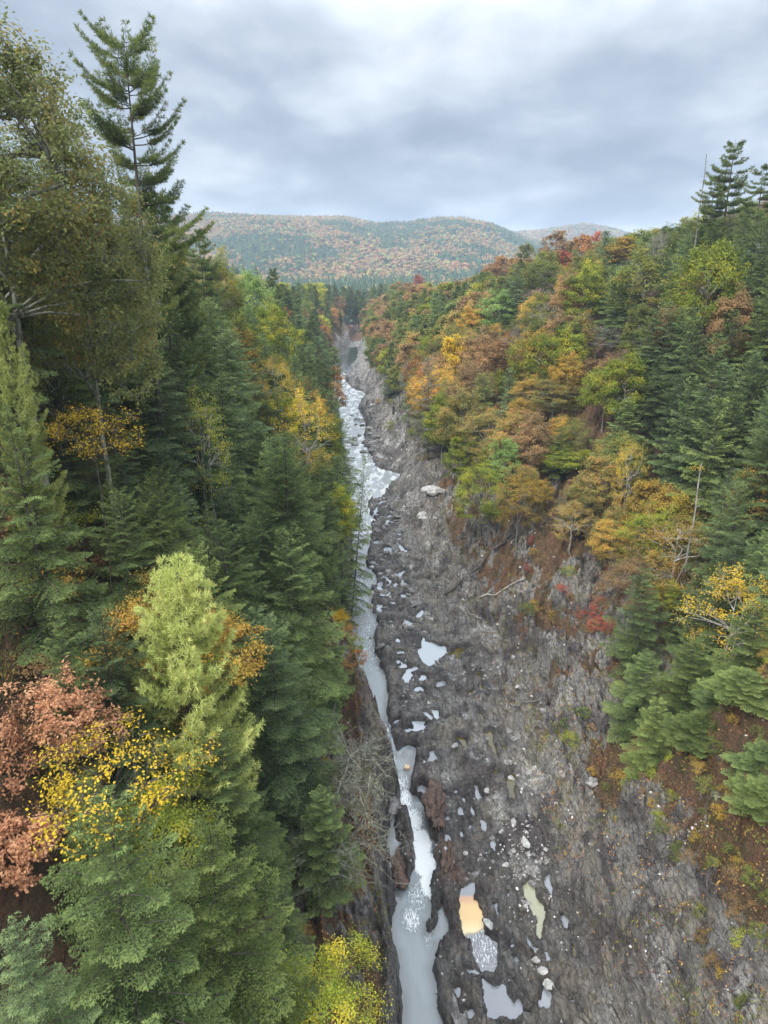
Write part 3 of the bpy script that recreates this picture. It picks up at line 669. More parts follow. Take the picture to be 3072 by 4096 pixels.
def make_hemlock(name, seed, H=18., R=4.0, nb=150, tw=.17, lf=.10, ll=.17, lw=.065, bare=.10, droop=.5, ragged=.25, skew=0.):
    """drooping layered boughs: branch > side twigs > short needle sprays"""
    r = np.random.default_rng(seed); paths = []
    bend = r.normal(0, .25, 2)
    def axis(z): t = z/H; return np.stack([bend[0]*t**2, bend[1]*t**2, z], -1)
    zz = np.linspace(0, H, 12); paths.append((axis(zz), np.maximum(H*.0125*(1-zz/H)**.9, .012)))
    LV, LC = [], []
    for b in range(nb):
        t = bare + (1-bare)*(((b+.5)/nb)**.92); h = t*H*.985
        az = b*2.39996 + r.normal(0, .35)
        prof = (1-t)**.66*np.interp(t, [0, bare, bare+.12, 1], [.4, .6, 1, 1])
        L = R*prof*(1-ragged*r.random()) + .22
        if skew: L *= 1+skew*math.cos(az)
        if r.random() < ragged*.3: L *= .55
        elif r.random() < .10: L *= 1.22
        d0 = np.array([math.cos(az), math.sin(az), 0.]); s0 = np.array([-d0[1], d0[0], 0.])
        rise = np.interp(t, [0, .6, 1], [.02, .22, 1.1]) + r.normal(0, .07)
        k = max(3, int(L/.5)); q = np.linspace(0, 1, k+1)
        dz = rise*q*L - droop*L*.32*q**2.1
        P = axis(np.full(k+1, h)) + d0*(q*L)[:, None]*.97 + UP*dz[:, None] + s0*(r.normal(0, .05)*L*q**2)[:, None]
        if L > .7: paths.append((P, np.maximum(.011*L*(1-q*.9), .004)))
        nt = max(4, int(L*.92/tw)); s = np.linspace(.10, 1., nt) + r.normal(0, .01, nt)
        s = np.clip(s, .05, 1)
        base = np.stack([np.interp(s, q, P[:, i]) for i in range(3)], -1)
        tan = unit(np.stack([np.interp(s, q, np.gradient(P[:, i])) for i in range(3)], -1))
        width = L*.42*np.sin(np.clip(s*.93+.09, 0, 1)*np.pi)**.8*(1.15-.45*s) + .10
        for sg in (-1, 1):
            wl = width*(1-.4*r.random(nt))
            td = unit(tan*.62 + sg*np.cross(UP, tan)*.85 + UP*(-.10-.30*r.random(nt))[:, None])
            # sprays along each twig
            m = max(2, int(round(wl.mean()/lf)))
            f = (np.arange(m)+.5)/m
            tp = base[:, None] + td[:, None]*(wl[:, None]*f[None])[..., None]
            tp = tp + UP*(-.22*droop*wl[:, None]*f[None]**2 + r.normal(0, .03, (nt, m)))[..., None]
            clump = .5+.5*np.sin(r.random()*6+s*3)
            for g in (-1, 1):
                nrm = unit(UP + r.normal(0, .35, (nt, m, 3)))
                ld = unit(td[:, None]*.75 + g*np.cross(nrm, td[:, None])*.62 + UP*(-.25*r.random((nt, m)))[..., None] + r.normal(0, .12, (nt, m, 3)))
                ln = ll*(.65+.6*r.random((nt, m)))*(1-.25*f[None]); 
                LV.append(rhombs(tp.reshape(-1, 3), ld.reshape(-1, 3), nrm.reshape(-1, 3), ln.ravel(), (lw*(.7+.6*r.random((nt, m)))).ravel()))
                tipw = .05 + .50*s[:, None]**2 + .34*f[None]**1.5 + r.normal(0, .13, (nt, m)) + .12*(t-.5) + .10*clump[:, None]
                LC.append(tipw.ravel())
    return wood_mesh(name+'_trunk', paths, 5), leaf_mesh(name+'_crown', np.concatenate(LV), np.concatenate(LC))

def tuft(r, c, d, n, ln, wd):
    """needle tufts: n blades fanned about d at each centre"""
    N = len(c); dd = np.repeat(d, n, 0); cc = np.repeat(c, n, 0)
    ld = unit(dd*.75 + r.normal(0, .62, (N*n, 3)) + UP*.12); nr_ = unit(r.normal(0, 1, (N*n, 3)))
    return rhombs(cc, ld, nr_, ln*(.7+.6*r.random(N*n)), np.full(N*n, wd))

def make_pine(name, seed, H=24., R=4.6, base=.34, whorl=1.0, per=5, tufts=26, nt=7, tl=.34, tw=.05, up=.25, top='cone', irregular=.35):
    """white pine: whorls of plume-like boughs with needle tufts on their outer two thirds"""
    r = np.random.default_rng(seed); paths = []; LV = []; LC = []
    zz = np.linspace(0, H, 14); wob = r.normal(0, .12, 2)
    def ax(z): return np.stack([wob[0]*np.sin(z/H*3), wob[1]*np.sin(z/H*4), z], -1)
    paths.append((ax(zz), np.maximum(H*.0115*(1-zz/H)**.85, .02)))
    z = base*H
    while z < H*.985:
        t = (z/H-base)/(1-base)
        prof = (1-t)**.62*np.interp(t, [0, .2, 1], [.75, 1, 1]) if top == 'cone' else np.interp(t, [0, .3, .5, .7, .82, .93, 1], [.55, 1., .95, .62, .80, .55, .12])
        for j in range(per):
            az = r.random()*6.283 if top == 'cone' or t > .62 else r.normal(0, 1.0); L = R*prof*(1-irregular*r.random()**.7)+.35
            d0 = np.array([math.cos(az), math.sin(az), 0.]); q = np.linspace(0, 1, 6)
            rise = up*(.2+1.6*t) + r.normal(0, .08)
            P = ax(np.full(6, z+r.normal(0, .15))) + d0*(q*L)[:, None] + UP*(L*(rise*q + .16*q**2.5 - .10*np.sin(q*3.1)))[:, None]
            paths.append((P, np.maximum(.013*L*(1-q*.85), .008)))
            ns = max(3, int(L/.42)); ss = np.linspace(.28, 1, ns)
            for s in ss:
                b = np.array([np.interp(s, q, P[:, i]) for i in range(3)])
                for sg in (-1, 1):
                    sl = L*.30*(1.15-s)*(.6+.6*r.random()) + .15
                    sdv = unit(d0*.8 + sg*np.array([-d0[1], d0[0], 0])*.7 + UP*(.15+.25*r.random()))
                    e = b+sdv*sl
                    if sl > .5: paths.append((np.array([b, (b+e)/2, e]), np.array([.012, .009, .005])))
                    m = max(2, int(sl/.16)); f = (np.arange(m)+.8)/m
                    c = b + sdv*(sl*f)[:, None]
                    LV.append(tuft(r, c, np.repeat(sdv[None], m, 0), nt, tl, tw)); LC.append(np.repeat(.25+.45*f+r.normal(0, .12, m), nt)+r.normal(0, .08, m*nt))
        z += whorl*(1-.45*t)*(.75+.5*r.random())
    return wood_mesh(name+'_trunk', paths, 5), leaf_mesh(name+'_crown', np.concatenate(LV), np.concatenate(LC))

def make_broadleaf(name, seed, H=16., R=5., base=.25, n1=7, n2=34, n3=190, leaves=90, ll=.22, lw=.15, spread=.42, open_=.0, lean=(0, 0), layered=0., bareness=0., squash=1., trunks=1, thick=1.):
    """trunk > limbs > branches > twigs, leaves strung round the twig ends"""
    r = np.random.default_rng(seed); paths = []
    c0 = np.array([lean[0], lean[1], H*(base+(1-base)*.52)]); rad = np.array([R, R, H*(1-base)*.5*squash])
    def shell(n, lo, hi):
        d = unit(r.normal(0, 1, (n, 3))); d[:, 2] = np.where(d[:, 2] < -.75, -d[:, 2], d[:, 2])
        lob = 1 + .28*np.sin(3*np.arctan2(d[:, 1], d[:, 0])+seed) * np.cos(2.3*d[:, 2]+seed*.7)
        return c0 + d*rad*(lo+(hi-lo)*r.random(n)**.6)[:, None]*lob[:, None]
    trunk_top = np.array([lean[0]*.8, lean[1]*.8, H*.82])
    roots = []
    for k in range(trunks):
        off = np.array([r.normal(0, .25), r.normal(0, .25), 0])*(k > 0); tt = trunk_top + (np.array([r.normal(0, R*.35), r.normal(0, R*.35), -H*.08]) if k else 0)
        q = np.linspace(0, 1, 9)[:, None]
        T = off*(1-q) + tt*q**np.array([1.3, 1.3, 1.]) + np.concatenate([r.normal(0, .09, (9, 2))*q*(1-q)*4, np.zeros((9, 1))], 1)
        paths.append((T, np.maximum(H*.014*thick/trunks**.4*(1-q[:, 0]*.85), .03))); roots.append(T)
    TT = np.concatenate([t[2:] for t in roots])
    def conn(targets, sources, r0, r1, below=.15, k=4):
        outp = []
        for p in targets:
            cand = sources.copy(); d = np.linalg.norm(cand-p, axis=1) + np.maximum(cand[:, 2]-p[2]+below*np.linalg.norm(cand[:, :2]-p[:2], axis=1), 0)*1.6
            s = cand[np.argmin(d)]; q = np.linspace(0, 1, k+1)[:, None]; L = np.linalg.norm(p-s)
            mid = s + (p-s)*q + UP*(.12*L*np.sin(q*np.pi)*(.4+.6*r.random())) + r.normal(0, .045*L, (k+1, 3))*q*(1-q)*3
            paths.append((mid, r0+(r1-r0)*q[:, 0])); outp.append(mid)
        return outp
    m1 = conn(shell(n1, .30, .62), TT, H*.006*thick, H*.003*thick, .5)
    s1 = np.concatenate([m[1:] for m in m1])
    m2 = conn(shell(n2, .55, .92), s1, H*.0032*thick, H*.0014*thick, .3, 3)
    s2 = np.concatenate([m[1:] for m in m2])
    P3 = shell(n3, .62, 1.02); m3 = conn(P3, s2, H*.0012, .006, .2, 3)
    LV, LC = [], []
    sel = r.random(n3) > bareness
    for i, m in enumerate(m3):
        if not sel[i]: continue
        n = int(leaves*(.5+r.random())); q = r.random(n)**.7*3; a = np.floor(q).astype(int).clip(0, 2); f = (q-a)[:, None]
        c = m[a]*(1-f)+m[a+1]*f
        sp = spread*R/5*np.array([1, 1, .6 if not layered else .22])
        c = c + r.normal(0, 1, (n, 3))*sp
        out = unit(c-c0); nrm = unit(UP*(.8+layered) + out*.5 + r.normal(0, .55, (n, 3)))
        d = unit(np.cross(nrm, r.normal(0, 1, (n, 3))) - UP*.15)
        LV.append(rhombs(c, d, nrm, ll*(.65+.7*r.random(n)), lw*(.65+.7*r.random(n))))
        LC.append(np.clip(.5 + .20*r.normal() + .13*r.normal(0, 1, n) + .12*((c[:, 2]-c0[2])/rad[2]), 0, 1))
    w = wood_mesh(name+'_trunk', paths, 5)
    return w, (leaf_mesh(name+'_crown', np.concatenate(LV), np.concatenate(LC)) if LV else None)

def make_snag(name, seed, H=14., nb=18, r0=.17, L0=2.2):
    r = np.random.default_rng(seed); z = np.linspace(0, H, 12); paths = [(np.stack([.12*np.sin(z*.6), .1*np.cos(z*.5), z], -1), r0*(1-.72*z/H))]
    for b in range(nb):
        h = H*(.35+.62*r.random()); az = r.random()*6.28; L = L0*(1.15-h/H)*(.4+.8*r.random()); d = np.array([math.cos(az), math.sin(az), .15+.3*r.random()])
        q = np.linspace(0, 1, 5)[:, None]; P = np.array([0, 0, h]) + d*q*L + r.normal(0, .05*L, (5, 3))*q
        paths.append((P, .03*(1-q[:, 0]*.8)))
        for k in range(3):
            s = P[2+k % 3]; e = s + unit(d+r.normal(0, .6, 3))*L*.35; paths.append((np.array([s, (s+e)/2+r.normal(0, .03, 3), e]), np.array([.013, .009, .004])))
    return wood_mesh(name+'_trunk', paths, 6)

def make_bare(name, seed, **kw):
    """leafless crown: limbs and a mist of fine twigs as part of the crown mesh"""
    w, _ = make_broadleaf(name, seed, bareness=2., **kw)
    r = np.random.default_rng(seed+1); n = 2600
    H, R = kw.get('H', 14), kw.get('R', 4.5); c0 = np.array([kw.get('lean', (0, 0))[0], kw.get('lean', (0, 0))[1], H*.62])
    d = unit(r.normal(0, 1, (n, 3))); c = c0 + d*np.array([R, R, H*.38])*(.45+.55*r.random(n)**.6)[:, None]
    dd = unit(d + UP*.4 + r.normal(0, .5, (n, 3)))
    V = rhombs(c, dd, unit(r.normal(0, 1, (n, 3))), .5+.7*r.random(n), np.full(n, .022))
    return w, leaf_mesh(name+'_crown', V, .5+.2*r.normal(0, 1, n))

print('building tree kinds')
PROTO = {}
# near kinds are fine grained, far kinds carry larger sprays
for i in range(3): PROTO['hem_n%d' % i] = make_hemlock('hemlock_fine%d' % i, 10+i, R=[6.2, 5.4, 6.6][i], nb=[125, 118, 128][i], tw=.16, lf=.095, ll=.19, lw=.052, ragged=.5)
for i in range(3): PROTO['hem_m%d' % i] = make_hemlock('hemlock_mid%d' % i, 20+i, R=[6.2, 5.3, 6.6][i], nb=115, tw=.24, lf=.17, ll=.32, lw=.095, ragged=.5)
for i in range(2): PROTO['hem_f%d' % i] = make_hemlock('hemlock_far%d' % i, 30+i, R=[5.8, 5.0][i], nb=100, tw=.42, lf=.34, ll=.55, lw=.22, ragged=.4)
for i in range(2): PROTO['pine_n%d' % i] = make_pine('pine_fine%d' % i, 40+i, nt=13, tl=.36, tw=.05, base=.28, per=6)
for i in range(2): PROTO['pine_f%d' % i] = make_pine('pine_far%d' % i, 44+i, whorl=1.2, nt=5, tl=.5, tw=.11, base=.35)
PROTO['pine_r'] = make_pine('ragged_pine', 48, H=24, R=6.4, base=.3, whorl=1.7, per=5, nt=10, tl=.42, tw=.07, up=.12, irregular=.6)
PROTO['youngpine'] = make_pine('young_pine', 47, H=14, R=4.6, base=.12, whorl=.5, per=7, nt=13, tl=.30, tw=.034, up=.3, irregular=.25)
for i in range(3): PROTO['broad_n%d' % i] = make_broadleaf('broadleaf_fine%d' % i, 50+i, leaves=120, ll=.16, lw=.11, spread=.36, R=[5, 4.4, 5.4][i])
for i in range(4): PROTO['broad_m%d' % i] = make_broadleaf('broadleaf_mid%d' % i, 60+i, leaves=62, ll=.30, lw=.21, spread=.42, R=[5, 4.2, 5.6, 4.6][i], base=[.25, .15, .28, .2][i])
for i in range(2): PROTO['broad_f%d' % i] = make_broadleaf('broadleaf_far%d' % i, 70+i, n3=120, leaves=34, ll=.55, lw=.42, spread=.5, R=[5.2, 4.6][i])
for i in range(2): PROTO['airy%d' % i] = make_broadleaf('airy%d' % i, 80+i, leaves=26, ll=.17, lw=.12, spread=.30, n3=210, R=4.6, trunks=2)
for i in range(2): PROTO['layer%d' % i] = make_broadleaf('layered%d' % i, 85+i, leaves=60, ll=.22, lw=.16, spread=.5, n3=170, R=4.8, layered=.8, trunks=2, base=.2)
PROTO['bigoak'] = make_broadleaf('big_oak', 92, H=30, R=8.0, n1=12, n2=70, n3=900, leaves=52, ll=.26, lw=.15, spread=.24, base=.46)
PROTO['bigpine'] = make_pine('big_pine', 49, H=36, R=6.0, base=.42, whorl=1.35, per=5, nt=13, tl=.34, tw=.045, irregular=.5, top='plume')
PROTO['bare0'] = make_bare('bare0', 95, H=15, R=4.6, n2=50, n3=260, trunks=2)
PROTO['bare1'] = make_bare('bare1', 96, H=13, R=4.0, n2=40, n3=220)
PROTO['shrub0'] = make_broadleaf('shrub0', 97, H=2.4, R=1.5, base=.05, n1=6, n2=20, n3=70, leaves=26, ll=.13, lw=.09, spread=.5, trunks=3)
PROTO['shrub1'] = make_broadleaf('shrub1', 98, H=2.0, R=1.7, base=.02, n1=6, n2=18, n3=60, leaves=18, ll=.15, lw=.10, spread=.6, trunks=3)
PROTO_H = {'hem': 18., 'pin': 24., 'you': 14., 'bro': 16., 'air': 16., 'lay': 16., 'lea': 14., 'oak': 14., 'big': 30., 'shr': 2.2}
def custom(kind, h, wide, seed):
    """slender understorey trees are grown at their own height, crown only at the top"""
    if kind == 'leafy': p = make_broadleaf('slender_tree', seed, H=h, R=3.4*wide, n1=6, n2=26, n3=170, leaves=15, ll=.135, lw=.085, spread=.32, base=max(.25, 1-3.4*wide/h), thick=.16)
    else: p = make_broadleaf('lobed_oak', seed, H=h, R=3.8*wide, n1=7, n2=34, n3=190, leaves=34, ll=.17, lw=.11, spread=.30, base=max(.2, 1-6.5*wide/h), thick=.5)
    p[0].materials.append(MAT['bark_dark']); p[1].materials.append(MAT['foliage']); return p
def proto_h(k): return 36. if k == 'bigpine' else 15. if k == 'bare0' else 13. if k == 'bare1' else PROTO_H[k[:3]]
for k, (w, c) in PROTO.items():
    w.materials.append(MAT['bark_dark' if k[:3] in ('hem', 'pin', 'you') or k == 'bigpine' else 'bark_lichen' if k in ('bigoak', 'bare0', 'bare1') else 'bark_pale' if k[:4] == 'airy' else 'bark_grey'])
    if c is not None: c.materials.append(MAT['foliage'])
print('faces', sum(len(m.polygons) for p in PROTO.values() for m in p if m))
# ---------------------------------------------------------------- planting
def part_tree(kind, mat, name, x, y, z, h, wide=None, rot=0., lean=(0., 0.)):
    if kind in ('leafy', 'oakleaf'): (w, c), sc, wd = custom(kind, h, wide, int(h*100)), 1., 1.
    else: w, c = PROTO[kind]; sc = h/proto_h(kind); wd = sc if wide is None else wide
    root = bpy.data.objects.new(name, None); COL.objects.link(root); root.empty_display_size = .5
    root.location = (x, y, z-.25); root.rotation_euler = (lean[0], lean[1], rot); root.scale = (wd, wd, sc)
    for nm, me in (('trunk', w), ('crown', c)):
        if me is None: continue
        o = bpy.data.objects.new(nm, me); COL.objects.link(o); o.parent = root
        if nm == 'crown': o.color = (PAL[mat], 0, 0, 1)
    return root
SKYLINE = np.array([(-60, 60), (200, 120), (235, 300), (330, 430), (400, 485), (440, 548), (500, 580), (560, 598), (640, 604), (760, 604), (1000, 604), (1050, 575), (1100, 552), (1150, 535), (1200, 508), (1300, 508), (1400, 492), (1480, 474), (1530, 440), (1600, 428), (1659, 405), (1750, 380)])
def frame(x, y, z):
    a = math.radians(19.092); dz = z-CAM_Z; dep = y*math.cos(a)-dz*math.sin(a); up = dz*math.cos(a)+y*math.sin(a)
    return 829.5+1534*x/dep, 1106-1534*up/dep, dep
def fits(x, y, z, h, rad):
    """how tall a tree may stand here: below the skyline of the real wood and not before the trees described"""
    for k in (1., .85, .7, .58, .46, .36):
        u, v, dep = frame(x, y, z+h*k); ok = v > np.interp(u, SKYLINE[:, 0], SKYLINE[:, 1])+3
        if ok:
            for fu, fv, fw, fh, fy in FBOX:
                if y < fy and abs(u-fu) < fw+.55*rad*1534/dep and v < fv+fh: ok = False; break
        if ok: return h*k
    return 0
WORDS = 'first second third fourth fifth sixth seventh eighth ninth tenth eleventh twelfth thirteenth fourteenth fifteenth sixteenth seventeenth eighteenth nineteenth twentieth'.split()
# x, y, top height above the river, form, leaf colour, width factor, name, label, category, short name as a landmark
FEATURES = [
 (-20.9, 66, 69.3, 'bigpine', 'pine', 0.95, 'white_pine', 'tall white pine rising highest above the rim, with long bare gaps between plumes', 'pine', 'the tallest pine'),
 (-22.0, 44, 62.4, 'bigoak', 'oak', 1.0, 'oak_tree', 'big spreading oak with lichened limbs and leaves half turned orange', 'oak', 'the big oak'),
 (-20.2, 50, 56.1, 'bigoak', 'oak', 0.68, 'oak_tree', 'slimmer oak with thin rust tinged foliage just below the tallest pine', 'oak', 'the slimmer oak'),
 (-23.0, 78, 57.8, 'pine_n0', 'pine', 1.15, 'white_pine', 'bushy pine with drooping dark side limb under the tallest pine', 'pine', 'the bushy pine'),
 (-30.4, 125, 57.3, 'pine_r', 'pine', 0.9, 'white_pine', 'small open pine poking above the left rim against the far hill', 'pine', 'the small rim pine'),
 (-31.8, 215, 50.4, 'pine_f0', 'pine', 0.9, 'white_pine', 'wind bent pine top leaning out beside the bright green maple', 'pine', 'the wind bent pine'),
 (-30.4, 135, 53.1, 'broad_m0', 'olive', 1.05, 'birch_tree', 'tall yellow tinged birch standing on the rim among dark hemlocks', 'birch', 'the rim birch'),
 (-32.4, 175, 50.0, 'broad_m2', 'bright_green', 1.15, 'maple_tree', 'fresh green maple with rounded crown on the far left rim', 'maple', 'the fresh green maple'),
 (-25.3, 165, 43.2, 'broad_m3', 'yellowgreen', 1.0, 'maple_tree', 'lime yellow maple spilling down from the fresh green maple', 'maple', 'the lime maple'),
 (-17.6, 42, 43.3, 'leafy', 'yellow', 0.95, 'beech_sapling', 'slender beech with a tuft of bright yellow leaves hanging before black shade', 'beech', 'the yellow beech'),
 (-22.6, 46, 35.8, 'leafy', 'yellowgreen', 0.85, 'beech_sapling', 'thin arching beech with small sparse yellow leaves over brown bank', 'beech', 'the thin beech'),
 (-11.2, 35, 35.8, 'youngpine', 'pine_pale', 0.95, 'young_pine', 'pale yellow green young pine glowing among dark hemlocks', 'pine', 'the pale young pine'),
 (-16.0, 29, 32.7, 'oakleaf', 'rust_pale', 0.74, 'young_oak', 'coppery pink young oak with big lobed leaves', 'oak', 'the copper oak'),
 (-16.0, 24, 28.9, 'oakleaf', 'rust_pale', 0.52, 'young_oak', 'smaller copper oak showing only a clump of dead leaves low at the edge', 'oak', 'the lower copper oak'),
 (-10.1, 22, 34.7, 'leafy', 'yellow', 0.95, 'yellow_birch', 'bright yellow birch spreading flat over the nearest hemlocks', 'birch', 'the bright birch'),
 (-9.7, 37, 31.8, 'oakleaf', 'gold', 0.75, 'young_oak', 'orange and gold oak pressed against the pale young pine', 'oak', 'the gold oak'),
 (-7.3, 42, 29.4, 'hem_n0', 'hemlock_blue', None, 'hemlock', 'broad bluish hemlock with pointed top right of the pale young pine', 'hemlock', 'the broad bluish hemlock'),
 (-16.0, 31, 34.8, 'hem_n1', 'hemlock', None, 'hemlock', 'pointed hemlock standing directly above the copper oak', 'hemlock', 'the pointed hemlock'),
 (-14.6, 33, 34.7, 'hem_n2', 'hemlock_blue', None, 'hemlock', 'feathery hemlock close left of the pale young pine', 'hemlock', 'the feathery hemlock'),
 (-9.9, 20, 33.7, 'hem_n0', 'hemlock', None, 'hemlock', 'fresh green hemlock poking through the bright yellow birch', 'hemlock', 'the fresh hemlock'),
 (-7.2, 23, 29.8, 'hem_n2', 'hemlock_warm', None, 'hemlock', 'nearest sharp topped hemlock with pale bough tips low in the gorge', 'hemlock', 'the nearest hemlock'),
 (-11.7, 17, 31.5, 'hem_n1', 'hemlock_blue', None, 'hemlock', 'dark bluish hemlock filling the lowest corner below the copper oaks', 'hemlock', 'the corner hemlock'),
 (-5.5, 30, 19.4, 'hem_n1', 'hemlock', None, 'hemlock', 'deep green hemlock beside the bare lichened tree', 'hemlock', 'the deep green hemlock'),
 (-9.1, 33, 27.4, 'hem_n2', 'hemlock', None, 'hemlock', 'wide hemlock between the gold oak and the nearest hemlock', 'hemlock', 'the wide hemlock'),
 (-6.4, 45, 22.0, 'hem_n1', 'hemlock_blue', None, 'hemlock', 'hemlock with trailing boughs above the deep green hemlock', 'hemlock', 'the trailing hemlock'),
 (-6.9, 88, 6.2, 'broad_n1', 'yellow', 0.55, 'birch_tree', 'narrow golden birch hanging over the water above the left cliff', 'birch', 'the golden water birch'),
 (-3.1, 25, 19.4, 'broad_n2', 'yellowgreen', 0.62, 'poplar_tree', 'lemon and lime poplar crown lowest in the gorge', 'poplar', 'the lemon poplar'),
 (-5.1, 98, 25.5, 'hem_m1', 'hemlock_warm', 0.66, 'hemlock', 'thin ragged hemlock leaning out over the narrow water', 'hemlock', 'the hemlock leaning over the water'),
 (-6.0, 94, 13.3, 'hem_m0', 'hemlock', 0.62, 'hemlock', 'straggly hemlock drooping over the water above the golden birch', 'hemlock', 'the straggly hemlock'),
 (-19.2, 125, 36.6, 'airy0', 'yellow', 1.0, 'birch_tree', 'sparse yellow birch with white limbs halfway down the left slope', 'birch', 'the upper white limbed birch'),
 (-12.7, 112, 32.0, 'airy1', 'yellow', 1.1, 'birch_tree', 'wide sparse birch with white limbs reaching to the river', 'birch', 'the lower white limbed birch'),
 (-17.4, 66, 39.8, 'airy1', 'yellowgreen', 0.7, 'birch_tree', 'faint yellow birch threaded through the darkest hemlocks', 'birch', 'the faint birch'),
 (-19.7, 38, 49.5, 'pine_n1', 'pine_pale', 0.44, 'white_pine', 'pale soft needled pine mixed into the base of the big oak', 'pine', 'the soft pine'),
 (-19.0, 36, 44.7, 'hem_n0', 'hemlock', 0.8, 'hemlock', 'shaded hemlock at the far left edge below the soft pine', 'hemlock', 'the far left hemlock'),
 (-22.8, 50, 44.5, 'hem_n2', 'hemlock', 0.9, 'hemlock', 'dark hemlock rising just above the yellow beech', 'hemlock', 'the beech top hemlock'),
 (-21.0, 54, 41.5, 'hem_n1', 'hemlock_blue', 0.85, 'hemlock', 'grey green hemlock close right of the yellow beech', 'hemlock', 'the beech side hemlock'),
 (-21.8, 42, 39.3, 'hem_n1', 'hemlock', 0.7, 'hemlock', 'low hemlock directly below the yellow beech', 'hemlock', 'the low shaded hemlock'),
 (-17.4, 44, 37.5, 'hem_n0', 'hemlock', 0.85, 'hemlock', 'full hemlock standing above the feathery one', 'hemlock', 'the full hemlock'),
 (-18.9, 66, 42.4, 'hem_n0', 'hemlock_blue', 0.8, 'hemlock', 'dense hemlock directly under the bushy pine', 'hemlock', 'the under pine hemlock'),
 (-18.6, 71, 37.6, 'hem_n2', 'hemlock', 0.85, 'hemlock', 'leaning dark hemlock beside the pale snag on the left slope', 'hemlock', 'the snag side hemlock'),
 (-18.6, 79, 33.4, 'hem_n1', 'hemlock', 0.85, 'hemlock', 'broad dark hemlock just upstream of the left slope snag', 'hemlock', 'the upstream hemlock'),
 (-20.0, 62, 46.4, 'hem_n0', 'hemlock_blue', None, 'hemlock', 'tall greyish hemlock with spire top high on the left slope', 'hemlock', 'the grey spire hemlock'),
 (-3.9, 38, 18.8, 'hem_n0', 'hemlock', 0.62, 'hemlock', 'hemlock edge tree standing against the brown cliff', 'hemlock', 'the cliff edge hemlock'),
 (66.6, 150, 74.0, 'pine_r', 'pine', 1.25, 'white_pine', 'tallest pine on the right rim with ragged flat plumes', 'pine', 'the tallest right pine'),
 (63.8, 150, 68.0, 'pine_r', 'pine', 1.1, 'white_pine', 'second right rim pine, lower and fuller, left of the tallest', 'pine', 'the fuller right pine'),
 (68.0, 140, 68.6, 'pine_r', 'pine', 1.0, 'white_pine', 'right rim pine cut off by the edge of the picture', 'pine', 'the outer right pine'),
 (74.3, 255, 62.4, 'hem_f0', 'hemlock', 1.35, 'spruce_tree', 'lone dark spruce cone on the ridge amid orange maples', 'spruce', 'the lone dark spruce'),
 (66.7, 270, 59.6, 'hem_f1', 'hemlock_blue', 0.9, 'spruce_tree', 'narrow dark spruce between red and orange maples on the ridge', 'spruce', 'the narrow ridge spruce'),
 (75.2, 330, 65.2, 'broad_f0', 'russet', 1.25, 'maple_tree', 'russet maple topping the right ridge left of the dark spruce', 'maple', 'the russet ridge maple'),
 (83.7, 320, 63.9, 'broad_f1', 'orange', 1.2, 'maple_tree', 'orange maple on the ridge between the two dark spruces', 'maple', 'the orange ridge maple'),
 (96.5, 345, 65.5, 'broad_f0', 'red', 0.7, 'maple_tree', 'small red maple behind the lone dark spruce', 'maple', 'the small red maple'),
 (57.8, 245, 56.0, 'broad_f1', 'red', 0.9, 'maple_tree', 'salmon red maple just below the russet ridge maple', 'maple', 'the salmon maple'),
 (75.1, 235, 59.5, 'broad_f0', 'gold', 1.2, 'maple_tree', 'golden maple on the ridge right of the lone dark spruce', 'maple', 'the golden ridge maple'),
 (72.0, 380, 62.0, 'broad_f1', 'olive', 1.1, 'maple_tree', 'round olive maple where the right ridge starts to fall', 'maple', 'the olive ridge maple'),
 (62.7, 400, 55.7, 'broad_f0', 'orange', 1.4, 'maple_tree', 'coral orange maple along the falling right ridge', 'maple', 'the coral maple'),
 (26.1, 560, 45.5, 'broad_f1', 'red', 1.1, 'maple_tree', 'lone crimson maple among far dark conifers', 'maple', 'the crimson maple'),
 (52.1, 125, 50.6, 'layer0', 'gold', 0.75, 'maple_tree', 'tall orange maple glowing alone among the right hemlocks', 'maple', 'the lone orange maple'),
 (32.8, 210, 44.2, 'broad_m0', 'bright_green', 1.35, 'ash_tree', 'bright fresh green ash in the middle of the right slope', 'ash', 'the bright green ash'),
 (17.7, 185, 34.0, 'broad_m1', 'yellow', 1.15, 'birch_tree', 'golden yellow birch above the grey bare conifer', 'birch', 'the golden right birch'),
 (10.2, 158, 32.3, 'hem_m2', 'grey', 1.1, 'dead_hemlock', 'grey needleless hemlock standing dead beside the open rock', 'dead hemlock', 'the grey dead hemlock'),
 (29.2, 170, 35.4, 'layer1', 'russet', 1.35, 'maple_tree', 'coral layered maple right of the golden yellow birch', 'maple', 'the coral layered maple'),
 (47.4, 220, 52.9, 'broad_m2', 'olive', 1.4, 'oak_tree', 'wide olive oak below the ridge maples', 'oak', 'the wide olive oak'),
 (45.2, 168, 49.5, 'broad_m3', 'yellowgreen', 1.3, 'oak_tree', 'pale yellow green oak beside the wide olive oak', 'oak', 'the pale right oak'),
 (52.4, 150, 53.6, 'broad_m0', 'olive', 1.4, 'oak_tree', 'rounded olive oak below the rim, left of the right pines', 'oak', 'the rounded rim oak'),
 (53.2, 122, 54.9, 'broad_m2', 'yellowgreen', 1.1, 'maple_tree', 'lime maple just under the right rim pines', 'maple', 'the lime right maple'),
 (43.7, 150, 39.8, 'airy0', 'grey', 1.2, 'birch_tree', 'nearly bare grey birch with fine twigs amid the right slope', 'birch', 'the grey birch'),
 (32.4, 135, 31.2, 'layer0', 'mixed', 1.25, 'maple_tree', 'orange gold layered maple below the coral layered maple', 'maple', 'the orange gold maple'),
 (19.5, 135, 25.5, 'layer1', 'mixed', 1.05, 'maple_tree', 'mottled orange and green maple beside the grey dead hemlock', 'maple', 'the mottled maple'),
